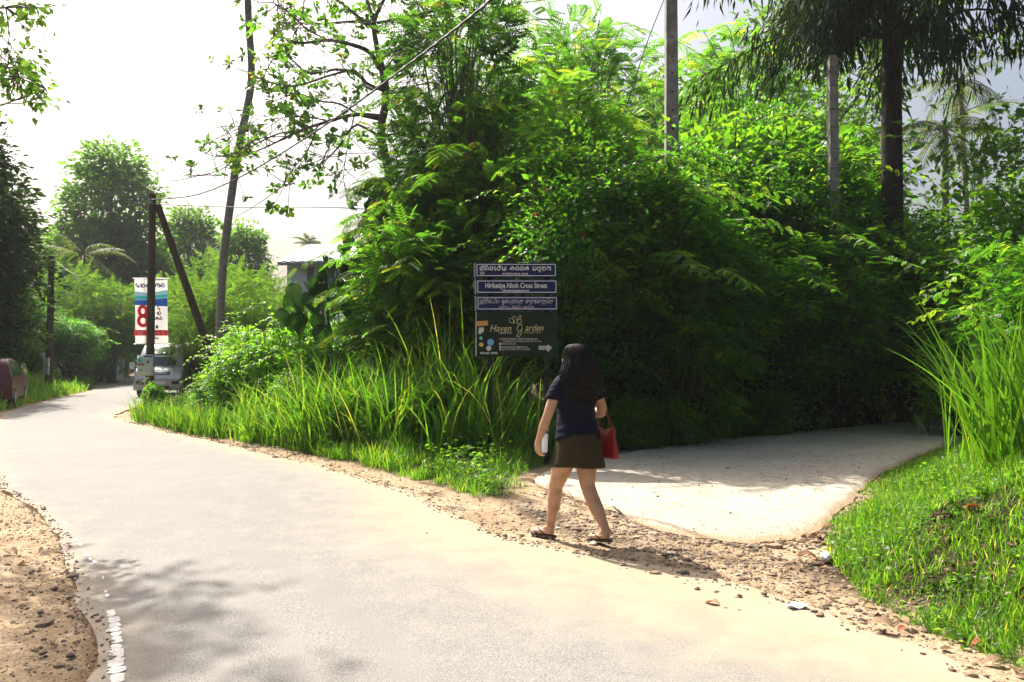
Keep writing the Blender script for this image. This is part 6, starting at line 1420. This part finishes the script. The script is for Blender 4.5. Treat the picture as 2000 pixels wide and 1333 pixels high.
for (px, py, s, rz, t, lab) in [(1738, 1226, .14, 1.0, .72, 'large pale brown dead leaf at the foot of the grass bank'), (1768, 1222, .10, .2, .6, 'brown curled dead leaf overlapping the large pale one'), (1765, 1226, .07, 2, .98, 'orange-brown dead leaf left of the pale one') , (1912, 1140, .11, 1.2, 1.0, 'red-brown dead leaf standing in the bank grass'), (1925, 1256, .11, 1.6, .97, 'long reddish dead leaf low on the bank'), (1988, 1215, .08, .4, 1.0, 'orange dead leaf at the right picture edge'),
        (1880, 1082, .08, 1.5, .55, 'dull brown dead leaf half-way up the bank'), (1690, 1140, .08, 1.9, .65, 'brown dead leaf on the lower bank above the sand'), (1940, 1196, .08, .6, .8, 'pale dead leaf above the long reddish one'), (1590, 1092, .17, 1.5, .5, 'long brown dead leaf beside the plastic cup'), (1400, 1180, .10, 1.0, .84, 'pale yellow leaf lying alone on the asphalt'), (1565, 1108, .07, .5, .8, 'small pale leaf below the plastic cup'),
        (1600, 1050, .12, .2, .4, 'dark brown dead leaf at the corner of the concrete lane'), (1625, 1030, .10, 1.2, .55, 'brown dead leaf where lane and bank meet'), (1580, 1062, .09, 2.2, .45, 'brown leaf on the litter pile by the lane'), (1950, 1290, .10, 1.3, .6, 'brown leaf near the bottom right corner'), (1700, 1180, .06, .6, .5, 'small brown leaf on the sand by the bank'),
        (36, 1084, .13, 1.3, .80, 'pale dry leaf on the sandy shoulder at the left edge'), (72, 1051, .07, 1.0, .82, 'small pale leaf on the sandy shoulder near the asphalt'), (60, 1102, .10, 1.8, .75, 'curled pale leaf in front of the dry one on the shoulder'), (110, 1258, .07, .4, .7, 'little pale leaf low on the sandy shoulder')]:
    fallen_leaf(px, py, s, rz, t, lab)
m_ = MB(); rngl = np.random.default_rng(33); n = 800
X = np.concatenate([rngl.normal(2.75, .22, 150), rngl.uniform(1.9, 4.5, n - 150)]); Y = np.concatenate([rngl.normal(7.0, .3, 150), rngl.uniform(3.4, 8.5, n - 150)]); dr, dl = dists(X, Y); k = (np.minimum(dr, dl) > .03) & (np.minimum(dr, dl) < 2.0); X, Y = X[k], Y[k]; n = len(X); a = rngl.random(n) * 6.28
m_.scatter(*LEAF, np.stack([X, Y, height(X, Y, dr[k], dl[k]) + .012], 1), np.stack([np.cos(a), np.sin(a), rngl.normal(0, .25, n)], 1), norm(rngl.normal(0, .3, (n, 3)) + [0, 0, 1]), rngl.uniform(.03, .09, n), rngl.random(n) * .8)
tag(m_.build('leaf_litter', M['leaf_dead']), 'scatter of dry leaves along the foot of the bank', 'litter', None, 'stuff')
# crushed white cup
M['cup_white'] = plain('cup_white', (.75, .75, .73), .45, var=.06)
x, y = GP(1612, 1098); y = 6.15; x = XP(1612, y)
cup = MB(); cup.lathe([(.022, -.062), (.031, -.06), (.036, -.02), (.040, .03), (.038, .05), (.030, .062), (.012, .068)], 14)
cup.V = [v * (1 + .10 * np.sin(v[:, 2:3] * 90 + v[:, 0:1] * 60)) for v in cup.V]
o = cup.build('plastic_cup', M['cup_white'], None, True); o.location = (x, y, float(height(np.array([x]), np.array([y]))[0]) + .045); o.rotation_euler = (R(70), R(10), R(-35)); tag(o, 'crumpled white plastic cup lying at the corner of the grass bank', 'cup')
M['paper_blue'] = plain('paper_blue', (.42, .55, .66), .7)
x, y = GP(1553, 1192); m_ = MB(); G = np.array([[[u * .065 + .01 * v, v * .035, .012 * math.sin(3 * u + 2 * v) + .008] for u in np.linspace(-1, 1, 7)] for v in np.linspace(-1, 1, 5)]); m_.grid(G); o = m_.build('paper_scrap', M['paper_blue'], None, True); o.location = (x, y, .034); o.rotation_euler = (0, 0, .2); tag(o, 'pale blue paper scrap at the edge of the asphalt', 'paper')
# single stones that stand out
for i, (px, py, s, lab) in enumerate([(1360, 1158, .022, 'dark stone on the asphalt beyond the shadow\'s end'), (1442, 1172, .02, 'flat dark stone right of the pale yellow leaf'), (1490, 1168, .026, 'brown stone at the edge of the gravel'), (1408, 1097, .024, 'round brown stone in front of the lane lip'), (1020, 1053, .024, 'dark stone left of the walking person\'s feet'), (1016, 1011, .03, 'dark clod on the verge left of the walking person'), (788, 958, .05, 'flat stick-like stone where asphalt meets verge'), (834, 1048, .016, 'lone dark pebble in the middle of the asphalt'),
                             (1240, 1042, .026, 'white stone on the verge right of the walking person'), (66, 1126, .02, 'dark clod on the sandy shoulder'), (112, 1158, .026, 'large dark clod on the sandy shoulder'), (140, 1176, .02, 'dark clod next to the asphalt edge at left'), (84, 1205, .028, 'dark clod on the shaded sandy shoulder'), (90, 1285, .026, 'dark clod low on the left shoulder'), (145, 1290, .026, 'dark clod by the asphalt near the bottom left')]):
    x, y = GP(px, py); rs_ = np.random.default_rng(500 + i); V, F = stone_template(rs_); m_ = MB(); m_.add(V * s * ([2.2, .6, .5] if 'stick' in lab else [1, 1, 1]), F, .95 if 'white' in lab else rs_.random() * .35); o = m_.build('stone', M['stone']); o.location = (x, y, max(.03, float(height(np.array([x]), np.array([y]))[0])) + s * .25); o.rotation_euler = (0, 0, rs_.random() * 6); tag(o, lab, 'stone', 'single stones')
for p_ in vine + broad + glir_s + weed + light + glir_t + far_t + dome + darkt:
    if 'used' not in p_:
        for o in list(p_.children) + [p_]: bpy.data.objects.remove(o)
for o in list(bpy.data.objects):
    if 'used' in o: del o['used']
# red blossoms in the thicket
M['petal'] = leafmat('petal', [(0, (.25, .03, .02)), (1, (.36, .06, .03))], trans=.4, tcol=(1.2, .8, .6), tgain=1.3)
for i, (px, py, d, lab) in enumerate([(1064, 370, 13.0, 'red blossom in the dark foliage, uppermost of the three'), (1047, 419, 12.9, 'red blossom in the dark foliage, middle of the three'), (1140, 460, 12.9, 'pale red blossom in the dark foliage, lowest of the three')]):
    r_ = np.random.default_rng(i); m_ = MB(); n = 14; m_.scatter(*RHOMB, r_.normal(0, .022, (n, 3)), unit(r_, n), unit(r_, n), .04, r_.random(n)); o = m_.build('blossom', M['petal']); o.location = P3(px, py, d - .6); tag(o, lab, 'flower', 'red blossoms')

# ------------------------------------------------------------------ warm damp air between the camera and the far trees
hz_ = MB(); hz_.box((0, 130, 16), (300, 230, 18.5)); hm = bpy.data.materials.new('haze'); hm.use_nodes = True; hn = hm.node_tree; hn.nodes.remove(hn.nodes['Principled BSDF'])
pv = hn.nodes.new('ShaderNodeVolumePrincipled'); pv.inputs['Color'].default_value = (.93, .96, 1, 1); pv.inputs['Density'].default_value = .0004; pv.inputs['Anisotropy'].default_value = .3
hn.links.new(pv.outputs[0], hn.nodes['Material Output'].inputs['Volume']); tag(hz_.build('haze', hm), 'thin morning haze over the road and trees', 'haze', None, 'stuff')
